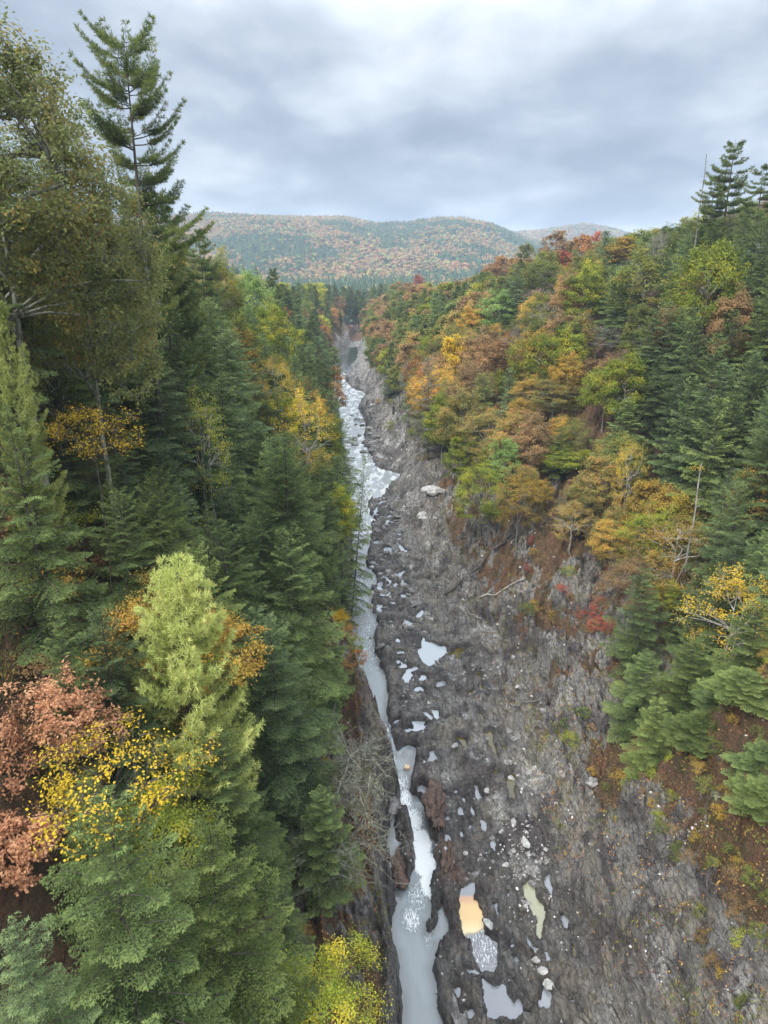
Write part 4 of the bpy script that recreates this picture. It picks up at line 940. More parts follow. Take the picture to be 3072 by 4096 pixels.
 (20.9, 118, 23.1, 'broad_m1', 'bright_green', 0.7, 'ash_tree', 'small bright green sapling between orange maples', 'ash', 'the green sapling'),
 (15.9, 112, 20.7, 'layer0', 'yellowgreen', 0.95, 'maple_tree', 'yellow green maple arching over the open rock', 'maple', 'the arching maple'),
 (21.0, 105, 21.9, 'layer1', 'gold', 0.8, 'maple_tree', 'golden maple with orange tips at the edge of the open rock', 'maple', 'the golden edge maple'),
 (31.6, 118, 22.3, 'layer0', 'yellowgreen', 1.1, 'maple_tree', 'dull yellow maple in shade behind the golden edge maple', 'maple', 'the dull yellow maple'),
 (27.6, 98, 18.6, 'airy1', 'gold', 0.85, 'maple_tree', 'open twiggy maple with thin gold leaves rooted in leaf litter', 'maple', 'the twiggy gold maple'),
 (35.0, 98, 27.9, 'airy0', 'yellow', 0.55, 'birch_tree', 'small pale yellow birch tuft before the right hemlocks', 'birch', 'the pale birch tuft'),
 (34.6, 78, 23.2, 'airy0', 'gold', 1.15, 'maple_tree', 'gold leaved maple at the foot of the standing dead trunk', 'maple', 'the snag foot maple'),
 (32.9, 60, 24.4, 'airy1', 'yellow', 1.0, 'birch_tree', 'thin yellow birch above the nearest right hemlock', 'birch', 'the thin right birch'),
 (27.9, 69, 21.0, 'hem_n1', 'hemlock', 1.0, 'hemlock', 'narrow hemlock hugging the grey rock rib on the right', 'hemlock', 'the rock rib hemlock'),
 (27.1, 55, 20.7, 'hem_n2', 'hemlock_warm', 0.82, 'hemlock', 'wide spreading hemlock overhanging the right cliff', 'hemlock', 'the overhanging hemlock'),
 (29.2, 50, 26.7, 'hem_n0', 'hemlock_warm', 0.85, 'hemlock', 'upright hemlock at the picture edge beside the overhanging one', 'hemlock', 'the edge hemlock'),
 (38.0, 72, 29.5, 'hem_n0', 'hemlock', 0.95, 'hemlock', 'shapely hemlock right of the standing dead trunk', 'hemlock', 'the shapely hemlock'),
 (25.5, 40, 20.9, 'hem_n1', 'hemlock', 0.7, 'hemlock', 'low hemlock rooted on the right cliff above orange weeds', 'hemlock', 'the cliff hemlock'),
 (32.8, 63, 22.3, 'hem_n2', 'hemlock', 0.9, 'hemlock', 'hemlock tucked between the shapely one and the overhanging one', 'hemlock', 'the tucked hemlock'),
 (23.0, 51, 17.2, 'hem_n0', 'hemlock_warm', 0.55, 'hemlock', 'smaller hemlock leaning out left of the overhanging one', 'hemlock', 'the outer hemlock'),
 (26.1, 44, 19.5, 'hem_n2', 'hemlock_warm', 0.6, 'hemlock', 'fresh tipped hemlock below the overhanging one', 'hemlock', 'the fresh tipped hemlock'),
 (34.1, 84, 22.9, 'layer1', 'yellowgreen', 0.9, 'maple_tree', 'dull green maple behind the snag foot maple', 'maple', 'the dull green maple'),
 (31.9, 92, 18.2, 'layer0', 'gold', 0.7, 'maple_tree', 'small gold maple leaning from the leaf litter beside the twiggy one', 'maple', 'the leaning gold maple'),
 (26.8, 47, 21.5, 'hem_n1', 'hemlock', 0.75, 'hemlock', 'deep green hemlock between the edge hemlock and the overhanging one', 'hemlock', 'the between hemlock'),
 (23.4, 45, 17.6, 'hem_n0', 'hemlock_warm', 0.6, 'hemlock', 'low hemlock sweeping over the dark slab on the right', 'hemlock', 'the slab hemlock'),
 (24.2, 37, 17.8, 'hem_n2', 'hemlock_warm', 0.5, 'hemlock', 'lowest right hemlock among orange weeds at the picture edge', 'hemlock', 'the lowest right hemlock'),
 (24.2, 58, 17.6, 'hem_n2', 'hemlock', 0.72, 'hemlock', 'spreading hemlock standing below the rock rib hemlock', 'hemlock', 'the rib foot hemlock'),
 (38.1, 110, 31.6, 'hem_m0', 'hemlock', 1.05, 'hemlock', 'dark hemlock towering behind the pale birch tuft', 'hemlock', 'the towering hemlock'),
]
FEAT = []; FBOX = []
def plant_feature(f):
    x, y, top, kind, mat, wide, name, label, cat, short = f
    g = ground_z(x, y); h = max(top-g, 2.)
    lean = LEANS.get(short, (0, 0))
    o = part_tree(kind, mat, name, x, y, g, h, wide, (x*7+y*3) % 6.28, lean)
    tag(o, label, cat); FEAT.append((x, y, g+h*.7, short, label)); u, v, dep = frame(x, y, top); R = {'h': 5.2, 'p': 4.6, 'b': 4.6}.get(kind[0], 3.6)*(wide or h/18)*.75*1534/dep; FBOX.append((u, v, R*.8, R*(1.0 if kind[0] == 'h' else 1.9), y-1)); return o
LEANS = {'the hemlock leaning over the water': (0, .14), 'the bare lichened tree': (.12, .62)}
for f in FEATURES: plant_feature(f)

# the rest of the wood, tree by tree
def hsh(*a): return (math.sin(a[0]*12.9898+a[1]*78.233+(a[2] if len(a) > 2 else 0)*37.719)*43758.5453) % 1.
def candidates():
    out = []; i = 0
    y = 13.
    while y < 620:
        step = 4.3 if y < 60 else 5.0 if y < 130 else 6.2 if y < 260 else 8.0
        x = -.62*(y+60)
        while x < .66*(y+70):
            i += 1
            px = x+(hsh(i, 1)-.5)*step*.8; py = y+(hsh(i, 2)-.5)*step*.8
            x += step
            yield i, px, py
        y += step*.9
def choose(i, x, y):
    dl = float(left_toe(y))-x; dr = x-float(right_toe(y)); r = hsh(i, 3); q = hsh(i, 4); n = float(perlin(x/22, y/30, 77))
    z = ground_z(x, y)
    H = None
    if y > 470:
        if abs(x+26) < 12 and y < 548: return None
        if y > 520 and x > -60 and x < 30:
            k = ('pine_f%d' % (i % 2), 'pine' if r < .6 else 'hemlock_blue'); H = 22+9*q
            if r > .78: k = ('broad_f%d' % (i % 2), ['orange', 'olive', 'russet', 'grey'][i % 4]); H = 15+5*q
            return k+(H,)
    if dl <= 0 and dr <= 0: return None
    if dl > 0:
        if dl < (3.4 if y < 90 else 1.6 if y < 260 else 3.6): return None
        if y < 62 and dl < 5.0: return None
        if y >= 62 and y < 88 and dl < 3.0: return None
        # a gap of bare brown bank low at the edge of the picture
        if y < 34 and x < -13.5 and z < 34: return None
        if y < 30 and z > 26: return None
        lod = 'n' if y < 62 else 'm' if y < 190 else 'f'
        p_dec = .05 if y < 110 else .18 if y < 200 else .5
        if y > 190 and q < .45 and r > p_dec: return ('pine_f%d' % (i % 2), 'pine' if r < .8 else 'hemlock_blue', 17+7*q)
        if r < p_dec:
            m = ['olive', 'yellowgreen', 'green', 'gold', 'yellowgreen'][int(q*5)] if y < 200 else ['olive', 'green', 'russet', 'orange', 'yellowgreen'][int(q*5)]
            return ((('broad_%s%d' % (lod, i % (3 if lod == 'n' else 4 if lod == 'm' else 2))) if q > .3 or y > 150 else 'airy%d' % (i % 2)), m, 10+5*q)
        H = (15.5+7*q)*(.8 if dl < 6 else 1)
        if z > 44: H = 13+7*q
        if y < 42: H *= .62
        if y < 50 and x > -9 and y > 30: H *= .8
        return ('hem_%s%d' % (lod, i % (3 if lod != 'f' else 2)), ['hemlock', 'hemlock_blue', 'hemlock', 'hemlock_warm'][int(hsh(i, 5)*4)], H)
    open_ = float(np.interp(y, [4, 45, 60, 75, 90, 100, 125, 150, 200, 300, 600], [26, 18, 15, 15, 17, 17, 9, 8, 6, 5, 4]))
    if dr < open_+2*n: return None
    lod = 'n' if y < 85 else 'm' if y < 220 else 'f'
    # belt of coloured maples above the open rock, hemlocks above and nearer, mixed crowns beyond
    hem = 1. if y < 75 else .93 if (y < 165 and x > 37+(y-75)*.12) else .2 if y < 165 else .22
    if y < 140 and y > 75 and x < 36+(y-75)*.1: hem = .12
    hem += .35*n*(y > 165)
    if r < hem:
        H = 15+7*q
        if z > 46: H = 13+6*q
        if y < 60: H *= .55
        return ('hem_%s%d' % (lod, i % (3 if lod != 'f' else 2)), ['hemlock', 'hemlock_warm', 'hemlock', 'hemlock_blue'][int(hsh(i, 5)*4)], H)
    m5 = hsh(i, 6); n2 = float(perlin(x/40, y/60, 88))
    if y < 165: m = ['gold', 'yellowgreen', 'russet', 'mixed', 'olive', 'yellowgreen', 'mixed'][int(m5*7)]
    elif y < 270: m = (['olive', 'green', 'olive', 'yellowgreen', 'mixed', 'grey', 'russet'] if n2 > -.1 or z > 42 else ['orange', 'gold', 'mixed', 'russet', 'olive', 'gold', 'olive'])[int(m5*7)]
    else: m = (['orange', 'russet', 'olive', 'olive', 'mixed', 'green', 'russet'] if n2 > -.15 else ['olive', 'green', 'yellowgreen', 'russet', 'orange', 'olive', 'mixed'])[int(m5*7)]
    if m == 'grey': return ('airy%d' % (i % 2), 'grey', 12+4*q)
    k = ('broad_%s%d' % (lod, i % (3 if lod == 'n' else 4 if lod == 'm' else 2))) if q > .25 or y > 180 else 'layer%d' % (i % 2)
    return (k, m, (8.5+4*q) if y < 140 and dr < open_+14 else 12.5+5*q)

KEEP = "y 1f s 1 1m 1 t 1 1 t 3 1 t 2 1 1 1 t 1 2 1 1 w 2 1 1 v 1 1 1 1 1 1 8 2 l 1 3 a j 1 1 2 1 9 1 l 1 1 2 9 2 l 4 9 1 1 1 l 2 1 2 9 1 1 1 l 2 1 1 1 a 1 1 1 o 1 1 1 1 9 1 1 1 o 1 1 1 1 9 1 1 1 1 o 1 1 1 1 1 8 2 1 1 p 2 1 1 1 1 8 1 1 1 1 1 s 1 1 2 7 1 1 2 1 1 1 q 2 1 1 1 1 6 1 3 1 1 1 t 1 1 1 1 7 1 1 1 1 1 1 1 t 2 1 1 1 6 1 1 1 1 1 1 1 1 t 1 1 2 1 6 1 1 1 1 1 1 2 1 s 1 1 1 5 1 4 1 1 1 p 2 1 1 4 2 1 1 2 1 1 r 1 1 1 1 4 1 1 1 2 1 1 1 1 q 1 1 1 5 1 1 1 1 3 1 1 r 1 1 1 1 4 1 1 1 1 1 1 1 1 1 t 2 1 1 1 4 1 1 1 2 1 1 1 1 1 w 6 1 1 1 3 1 1 1 v 1 1 1 1 4 2 1 1 1 1 1 1 1 1 1 v 1 2 4 1 1 1 1 1 1 1 2 2 1 1 w 1 7 1 1 2 1 2 3 x 1 5 1 1 1 1 1 1 1 2 1 1 z 1 6 2 1 3 1 2 z 4 1 1 4 1 1 1 1 1 5 2 10 2 1 1 4 2 1 1 6 1 1 11 1 2 5 1 1 2 1 2 1 17 1 1 4 1 2 1 1c 1 1 5 1 1 1 1 1d 2 3 1 1 1 1 1 1 1 2 1b 1 6 1 1 1 1 1 1 1e 1 5 1 3 1 1 4 1 1a 1 1 4 1 2 1 1 7 1 1b 4 2 1 2 4 1f 2 4 1 1 1 1 1 2 1h 1 1 1 4 1 1 1 1 8 4 14 4 2 1 2 17 1 4 1 2 7 14 5 2 4 4 14 1 5 1 1 a 15 1 3 1 2 1m 1 1g 1 3 1 1 1 2 1k 1 1 1 1 1h 1 4 1 1 1 4 4 1a 7 1 1m 4 1 1 8 1e 1 4 6 6 1f 3 2 1u 1 1 8 1i 1 3 2 1r 1 5 1 1 1s 1 4 7 1n 6 1x 4 1 7 1r 1 b 1s 3 1 2 6 1s 1 24 1 26 1 1 4 23 1 4 25 1 4 1 24 1 1 2a 1 1 5 26 1 3 2a 4 2 2g 4w 2e 2o 2h 2m 4 1 2n 1 2n 2m 2r 1 1 2p 1 1 1 2r 1 1 2u 1 2u 2 2v 1 1 2v 2 2x 30 32"
def wanted():
    keep = None
    if KEEP:
        keep = set(); last = 0
        for t in KEEP.split(): last += int(t, 36); keep.add(last)
    for i, x, y in candidates():
        if keep is not None and i not in keep: continue
        c = choose(i, x, y)
        if c is None: continue
        z = ground_z(x, y)
        # clear of the trees described one by one
        if any((x-f[0])**2+(y-f[1])**2 < ((2.4 if 'hemlock' in f[3] else 1.0)+y*.006)**2 for f in FEAT): continue
        # inside the field of view
        dep = y*math.cos(math.radians(19.09)) - (z+c[2]*.6-CAM_Z)*math.sin(math.radians(19.09)); lat = abs(x)/max(dep, .1)
        up0 = (z+c[2]-CAM_Z)*math.cos(math.radians(19.09)) + y*math.sin(math.radians(19.09))
        if dep < 7 or lat > .60+5./dep or up0/dep < -.74: continue
        if math.hypot(x, y, z+c[2]*.5-CAM_Z) < 19: continue
        hh = fits(x, y, z, c[2], 4.6)
        if not hh: continue
        yield i, x, y, z, c[:2]+(hh,)
COLOUR = {'hemlock': 'dark green', 'hemlock_blue': 'bluish green', 'hemlock_warm': 'mid green', 'pine': 'olive green', 'green': 'green', 'olive': 'olive', 'yellowgreen': 'yellow green', 'yellow': 'yellow', 'gold': 'golden', 'orange': 'orange', 'russet': 'russet', 'red': 'red', 'mixed': 'green and orange', 'grey': 'grey leafless'}
TALLY = {}
TREES = []
def plant_wood():
    # numbered outward from the tree described that stands nearest, so that each can be pointed to
    rows = []
    for i, x, y, z, c in wanted():
        k = c[0]; sp = 'hemlock' if k[:3] == 'hem' else 'pine' if k[:4] == 'pine' else 'birch' if k[:4] == 'airy' else 'maple'
        best = min(FEAT, key=lambda f: (f[0]-x)**2*1.6+(f[1]-y)**2)
        dx, dy = x-best[0], y-best[1]; side = -1 if x < float(left_toe(y)) else 1
        if abs(dy) > 1.3*abs(dx): rel = 'beyond' if dy > 0 else 'in front of'
        else: rel = 'uphill from' if dx*side > 0 else 'downhill from'
        rows.append((math.hypot(dx, dy), i, x, y, z, c, sp, best[3], rel))
    rows.sort(key=lambda r: r[0])
    for d, i, x, y, z, c, sp, lm, rel in rows:
        key = (sp, COLOUR[c[1]], lm, rel); n = TALLY.get(key, 0); TALLY[key] = n+1
        if sp == 'birch' and c[1] == 'grey': lab = '%s birch, %s one %s %s' % (COLOUR[c[1]], WORDS[n % 20], rel, lm)
        else: lab = '%s %s, %s one %s %s' % (COLOUR[c[1]], sp, WORDS[n % 20], rel, lm)
        name = {'hemlock': 'hemlock', 'pine': 'white_pine', 'birch': 'birch_tree', 'maple': 'maple_tree'}[sp]
        sc = c[2]/proto_h(c[0]); wd = sc*(.85+.3*hsh(i, 8)) * (1.12 if sc < .8 else 1.)
        o = part_tree(c[0], c[1], name, x, y, z, c[2], wd, hsh(i, 7)*6.283, ((hsh(i, 9)-.5)*.08, (hsh(i, 10)-.5)*.08))
        side = 'left' if x < float(left_toe(y)) else 'right'
        tag(o, lab, {'hemlock': 'hemlock', 'pine': 'pine', 'birch': 'birch', 'maple': 'maple'}[sp], '%ss covering the %s side of the gorge' % (sp, side)); o['wood_id'] = i; TREES.append(o)
plant_wood()
print('trees', len(TREES))

# far woods: one mass beyond the gorge and over the hills
def far_woods():
    r = np.random.default_rng(99); Vs, Qs, Ts, Cs = [], [], [], []
    def proto(kind, seed):
        rr = np.random.default_rng(seed)
        if kind == 'cone':
            L, C = [], []
            for k in range(7):
                t = k/7; n = 6; a = rr.random()*6.28+np.arange(n)*2*np.pi/n; rad = .26*(1-t)**.9*(.8+.4*rr.random(n))+.015; z0 = .12+.86*t
                tip = np.array([0, 0, z0+.22]); ring = np.stack([rad*np.cos(a), rad*np.sin(a), z0-.05*rr.random(n)], -1)
                for j in range(n):
                    a2 = a[j]+.42; L.append([tip, ring[j], [rad[j]*.8*math.cos(a2+.5), rad[j]*.8*math.sin(a2+.5), z0+.02]]); C.append(.25+.5*rr.random())
            return np.array(L), np.array(C)
        n = 46; d = unit(rr.normal(0, 1, (n, 3))); d[:, 2] = np.where(d[:, 2] < -.3, -d[:, 2], d[:, 2])
        c = d*np.array([.36, .36, .33])*(.75+.4*rr.random((n, 1))) + [0, 0, .62]
        u = unit(np.cross(d, rr.normal(0, 1, (n, 3)))); v = np.cross(d, u); s = .13+.06*rr.random((n, 1))
        return np.stack([c+u*s, c-u*s*.5+v*s*.87, c-u*s*.5-v*s*.87], 1), .2+.6*rr.random(n)
    cones = [proto('cone', k) for k in range(4)]; balls = [proto('ball', k+10) for k in range(4)]
    pal = np.array([(.075, .115, .065), (.065, .105, .07), (.11, .15, .065), (.24, .16, .08), (.29, .18, .09), (.22, .15, .09), (.26, .24, .09), (.16, .19, .08), (.29, .15, .09), (.22, .17, .11)])
    def put(x, y, z, h, conifer, ci):
        n = len(x); pick = r.integers(0, 4, n); rot = r.random(n)*6.283
        for k in range(4):
            for con in (True, False):
                m = np.nonzero((pick == k) & (conifer == con))[0]
                if not len(m): continue
                L, C = (cones if con else balls)[k]
                cs, sn = np.cos(rot[m]), np.sin(rot[m]); W_ = h[m]*(1.0 if con else 1.05)
                P = np.empty((len(m),)+L.shape)
                P[..., 0] = (L[None, ..., 0]*cs[:, None, None]-L[None, ..., 1]*sn[:, None, None])*W_[:, None, None]+x[m, None, None]
                P[..., 1] = (L[None, ..., 0]*sn[:, None, None]+L[None, ..., 1]*cs[:, None, None])*W_[:, None, None]+y[m, None, None]
                P[..., 2] = L[None, ..., 2]*h[m, None, None]+z[m, None, None]
                col = pal[ci[m]][:, None, :]*(.62+.76*C[None, :, None])*(.85+.3*r.random((len(m), 1, 1)))
                Vs.append(P.reshape(-1, 3)); Cs.append(np.repeat(col.reshape(-1, 3), 3, 0))
    # hillsides facing the gorge
    n = 76000; az = r.uniform(-.60, .60, n); y = 1160+ (3650-1160)*r.random(n)**.8; x = az*y
    y0 = y; z = hill_z(x, y)
    dzdy = (hill_z(x, y+12)-z)/12
    ok = (dzdy > .004) | (y < 1700); x, y, z = x[ok], y[ok], z[ok]; n = len(x)
    patch = fbm(x/260, y/330, 4, 501) + .25*(z/180) ; p2 = fbm(x/90, y/110, 3, 511)
    warm = r.random(n) < np.clip(.33+1.7*patch+.7*p2, .03, .92)
    ci = np.where(warm, np.array([3, 4, 5, 6, 3, 7, 8, 9, 5, 3])[r.integers(0, 10, n)], np.array([0, 1, 0, 2, 1])[r.integers(0, 5, n)])
    con = ~warm & (r.random(n) < .85); h = np.where(con, 11+7*r.random(n)**1.5, 9.5+5*r.random(n))*(1+.25*sstep(1800, 3600, y))
    put(x, y, z, h, con, ci)
    # valley floor between the gorge and the hills, and the plateau behind both rims
    n = 9000; y = 430*np.exp(r.random(n)*math.log(1250/430)); x = r.uniform(-.62, .62, n)*y
    gx = (x > np.interp(y, TOE_Y, TOE_X)+75) | (x < left_toe(y)-60) | (y > 575+.1*x)
    gx &= ~((y < 640) & (np.abs(x+8) < 40)); gx &= ~(((x > -60) & (x < 30)) & (y < 600))
    x, y = x[gx], y[gx]; n = len(x); z = base_z(x, y)[0]+.5
    patch = fbm(x/70, y/90, 3, 521); warm = r.random(n) < np.clip(.42+1.3*patch, .05, .9)
    ci = np.where(warm, np.array([3, 4, 5, 6, 3, 7, 8, 9, 5, 7])[r.integers(0, 10, n)], np.array([0, 1, 0, 2, 1])[r.integers(0, 5, n)])
    con = ~warm & (r.random(n) < .9); h = np.where(con, 18+7*r.random(n), 13+4*r.random(n))
    put(x, y, z, h, con, ci)
    V = np.concatenate(Vs); C = np.concatenate(Cs); tri = np.arange(len(V)).reshape(-1, 3)
    T = NT('far_foliage'); a = T.node('ShaderNodeAttribute', attribute_name='tint')
    T.bsdf(a.outputs['Color'], .95, .05)
    o = link('distant_woods', mesh_np('distant_woods', V, None, tri, attrs={'tint': np.concatenate([C, np.ones((len(C), 1))], 1)}, smooth=False), T.m)
    tag(o, 'autumn woods covering the far hills and valley floor', 'woods', kind='stuff')
    print('far faces', len(tri))
far_woods()
# ---------------------------------------------------------------- rocks, wood, shrubs and litter
def mat_stone(name, lo, hi):
    T = NT(name); pos = T.node('ShaderNodeTexCoord').outputs['Object']
    T.bsdf(T.ramp(T.noise(pos, 2.2, 7, .7), [(.36, lo), (.62, hi)]), .8, .3, T.bump(T.noise(pos, 5, 6, .7), .7, .08)); return T.m
STONE = {'pale': mat_stone('pale_stone', (.20, .195, .185), (.44, .43, .41)), 'grey': mat_stone('grey_stone', (.07, .066, .062), (.28, .265, .25)), 'rust': mat_stone('rust_stone', (.030, .026, .023), (.15, .095, .068)), 'tan': mat_stone('tan_stone', (.50, .36, .22), (.72, .56, .38))}
def boulder_mesh(name, seed, dims, facet=.35, sub=3):
    import bmesh
    bm = bmesh.new(); bmesh.ops.create_icosphere(bm, subdivisions=sub, radius=1)
    r = np.random.default_rng(seed); pl = unit(r.normal(0, 1, (9, 3))); off = r.uniform(.55, .9, 9)
    for v in bm.verts:
        p = np.array(v.co)
        for n, o in zip(pl, off):
            d = p@n-o
            if d > 0: p = p-n*d*(1-facet*.2)
        p = p*(1+.05*math.sin(7*p[0]+seed)+.05*math.sin(9*p[1]+2*p[2])); p = p*(1+(.30 if sub > 3 else .12)*float(fbm(p[0]*2.1+seed, p[1]*2.1+p[2]*1.3, 4, seed % 50)))
        v.co = Vector((p[0]*dims[0], p[1]*dims[1], p[2]*dims[2]))
    me = bpy.data.meshes.new(name); bm.to_mesh(me); bm.free(); return me
def boulder(x, y, dims, seed, mat, label, group=None, rot=0., tilt=(0, 0), sink=.25, z=None, facet=.35, sub=3):
    o = link('boulder', boulder_mesh('boulder', seed, dims, facet, sub), STONE[mat])
    o.location = (x, y, (ground_z(x, y) if z is None else z)+dims[2]*(1-sink*2)); o.rotation_euler = (tilt[0], tilt[1], rot)
    tag(o, label, 'boulder', group); return o
boulder(9.9, 139.5, (3.0, 1.7, 1.2), 1, 'pale', 'largest pale boulder lying alone on the grey rock slope', rot=.1)
boulder(7.6, 136.2, (1.3, 1.1, .8), 2, 'pale', 'upper of two small white boulders beside the largest pale one', rot=.5)
boulder(7.8, 134.0, (1.2, .9, .6), 3, 'pale', 'lower of two small white boulders beside the largest pale one', rot=.2)
boulder(2.45, 63.1, (.42, .42, .30), 4, 'tan', 'round tan boulder sitting in the water above the white rapids', z=-.1, facet=0)
boulder(12.9, 51.6, (.42, .75, .3), 5, 'pale', 'long pale boulder on the gravel streak', rot=.35)
boulder(7.9, 48.3, (.5, .3, .28), 6, 'grey', 'dark rounded boulder alone on the ribbed rock', rot=.5)
boulder(10.1, 52.7, (.35, .32, .28), 7, 'grey', 'round grey boulder left of the gravel streak')
boulder(11.6, 40.0, (.34, .3, .24), 8, 'pale', 'upper pale stone at the foot of the right cliff')
boulder(11.9, 39.1, (.4, .34, .24), 9, 'pale', 'middle pale stone at the foot of the right cliff')
boulder(12.2, 38.2, (.45, .55, .22), 10, 'pale', 'lowest pale stone at the foot of the right cliff')
# slabs of brown rock that split the fast water
boulder(1.45, 49.6, (.95, 2.6, .8), 11, 'rust', 'brown rock slab parting the white rapids from the still side channel', rot=-.06, z=-.2, sub=5)
boulder(4.9, 55.8, (1.15, 3.6, 1.0), 12, 'rust', 'rusty hump of rock along the far side of the rapids', rot=-.12, sub=5)
boulder(5.9, 50.2, (.85, 3.0, .8), 13, 'rust', 'second rusty rib running down beside the white rapids', rot=-.10, sub=5)
boulder(.9, 57.6, (.7, 2.2, .7), 14, 'grey', 'dark rock island left of the churning water', rot=-.15, z=-.2, sub=5)
boulder(5.3, 35.3, (1.0, 3.0, 1.15), 15, 'grey', 'big dark mossy rock rib between the lowest pools', rot=.10, z=-.2, sub=5)
# loose rubble: each block is its own thing
rr = random.Random(12)
spots = []
for k in range(26): spots.append((12.4+rr.gauss(0, 1.1), 48.6+rr.gauss(0, 2.6), rr.uniform(.14, .32), 'pale' if rr.random() < .3 else 'grey', 'the gravel streak'))
for k in range(34):
    yy = rr.uniform(180, 262); bx = float(np.interp(yy, *zip(*sorted([(q[1], q[0]) for q in RIGHT_BANK])))); spots.append((bx+rr.uniform(-6, 6), yy, rr.uniform(.5, 1.3), 'grey' if rr.random() < .6 else 'pale', 'the upstream riffle'))
for k in range(40):
    yy = rr.uniform(86, 150); bx = float(np.interp(yy, *zip(*sorted([(q[1], q[0]) for q in RIGHT_BANK])))); spots.append((bx+rr.uniform(-1, 7), yy, rr.uniform(.3, .8), 'grey' if rr.random() < .75 else 'pale', 'the potholed rock'))
for k in range(26):
    yy = rr.uniform(36, 84); spots.append((rr.uniform(5, 20), yy, rr.uniform(.2, .5), 'grey' if rr.random() < .6 else 'pale', 'the broad rock shelf'))
tall = {}
for k, (x, y, s, m, where) in enumerate(sorted(spots, key=lambda q: (q[4], q[1]))):
    n = tall.get((m, where), 0); tall[(m, where)] = n+1
    boulder(x, y, (s*rr.uniform(.8, 1.3), s*rr.uniform(.8, 1.5), s*rr.uniform(.45, .8)), 100+k, m, '%s block, %s from the bridge on %s' % ('pale' if m == 'pale' else 'dark grey', WORDS[n] if n < 20 else 'twenty-'+WORDS[n-20], where), 'loose blocks on '+where, rot=rr.random()*3, tilt=(rr.gauss(0, .2), rr.gauss(0, .2)), z=max(ground_z(x, y), -.15))

def pole_between(name, pts, r0, r1, mat, label, cat, extra=None):
    pts = np.array(pts, float); n = len(pts); rad = np.linspace(r0, r1, n)
    paths = [(pts, rad)] + (extra or [])
    o = link(name, wood_mesh(name, paths, 7), MAT[mat]); tag(o, label, cat); return o
def on_ground(x, y, dz=.12): return (x, y, ground_z(x, y)+dz)
def fallen(name, a, b, r0, r1, mat, label, cat='log', n=7, twigs=0, seed=0, dz=.15):
    r = np.random.default_rng(seed); P = []
    for i in range(n):
        t = i/(n-1); x = a[0]+(b[0]-a[0])*t+r.normal(0, .04); y = a[1]+(b[1]-a[1])*t+r.normal(0, .04); P.append([x, y, ground_z(x, y)+dz])
    P = np.array(P); P[1:-1, 2] = .5*P[1:-1, 2]+.5*np.linspace(P[0, 2], P[-1, 2], n)[1:-1]
    L = np.linalg.norm(P[-1]-P[0]); ex = []
    for k in range(twigs):
        s = P[r.integers(1, n)]; d = unit(r.normal(0, 1, 3)+np.array([0, 0, .7])+(P[-1]-P[0])/L*.8); l = L*(.12+.22*r.random())
        q = np.linspace(0, 1, 4)[:, None]; ex.append((s+d*l*q+r.normal(0, .06*l, (4, 3))*q, r1*.7*(1-q[:, 0]*.8)+.004))
    return pole_between(name, P, r0, r1, mat, label, cat, ex)
fallen('driftwood_log', (14.3, 96.2), (20.6, 95.0), .16, .07, 'bark_pale', 'bleached pale log lying on the right rock slope', twigs=4, seed=1, dz=.35)
fallen('driftwood_log', (12.2, 92.5), (14.6, 90.8), .08, .04, 'bark_pale', 'short bleached stick below the bleached pale log', twigs=2, seed=2, dz=.3)
fallen('driftwood_branch', (14.4, 71.3), (18.2, 70.2), .07, .03, 'bark_grey', 'thin bent brown branch resting on the bare slope', cat='branch', twigs=4, seed=3, dz=.3)
fallen('driftwood_log', (2.2, 108.3), (4.6, 106.0), .22, .15, 'bark_grey', 'short reddish log lodged near the left water edge', seed=4)
fallen('fallen_tree', (9.5, 101.), (26.5, 112.), .28, .09, 'bark_dark', 'dark fallen tree sloping down across the strata toward the pools', 'fallen tree', n=10, twigs=18, seed=6, dz=.6)
fallen('fallen_tree', (13.0, 128.), (22.5, 141.), .2, .06, 'bark_dark', 'dark leaning dead trunk beneath the yellow green maples', 'fallen tree', n=8, twigs=10, seed=7, dz=.7)
fallen('fallen_tree', (20.5, 106.), (33., 103.), .18, .06, 'bark_grey', 'grey fallen tree lying under the twiggy gold maple', 'fallen tree', n=8, twigs=12, seed=8, dz=.6)

def snag(x, y, top, seed, r0, L0, nb, label, tilt=(0, 0), mat='bark_pale', leaves=None):
    root = bpy.data.objects.new('dead_tree', None); COL.objects.link(root); g = ground_z(x, y); H = top-g
    root.location = (x, y, g-.3); root.rotation_euler = (tilt[0], tilt[1], 0)
    me = make_snag('dead_trunk%d' % seed, seed, H=H, nb=nb, r0=r0, L0=L0); link('trunk', me, MAT[mat], root)
    if leaves:
        r = np.random.default_rng(seed); V, C = [], []
        for (dx, dy, dz, rad, n) in leaves:
            c = np.array([dx, dy, H-dz])+r.normal(0, 1, (n, 3))*np.array([rad, rad*.7, rad*.35]); nn = unit(r.normal(0, 1, (n, 3))+UP)
            V.append(rhombs(c, unit(np.cross(nn, r.normal(0, 1, (n, 3)))), nn, .16+.1*r.random(n), .10+.06*r.random(n))); C.append(.5+.2*r.normal(0, 1, n))
        o = link('crown', leaf_mesh('dead_tree_leaves', np.concatenate(V), np.concatenate(C)), MAT['foliage'], root); o.color = (PAL['yellow'], 0, 0, 1)
    tag(root, label, 'dead tree')
snag(36.1, 78, 30.2, 201, .19, 1.7, 17, 'tall bare dead trunk with a few pale yellow leaves, right of the rock rib', leaves=[(-.5, 0, .6, .45, 60), (-1.9, 0, 4.0, .9, 110)])
snag(-17.3, 68, 38.5, 202, .26, 3.4, 16, 'lichen pale dead trunk with stubby branches amid the left hemlocks', mat='bark_pale')
snag(61.5, 150, 71.5, 203, .2, 2.6, 34, 'skeletal dead pine against the sky left of the right rim pines', mat='bark_grey')
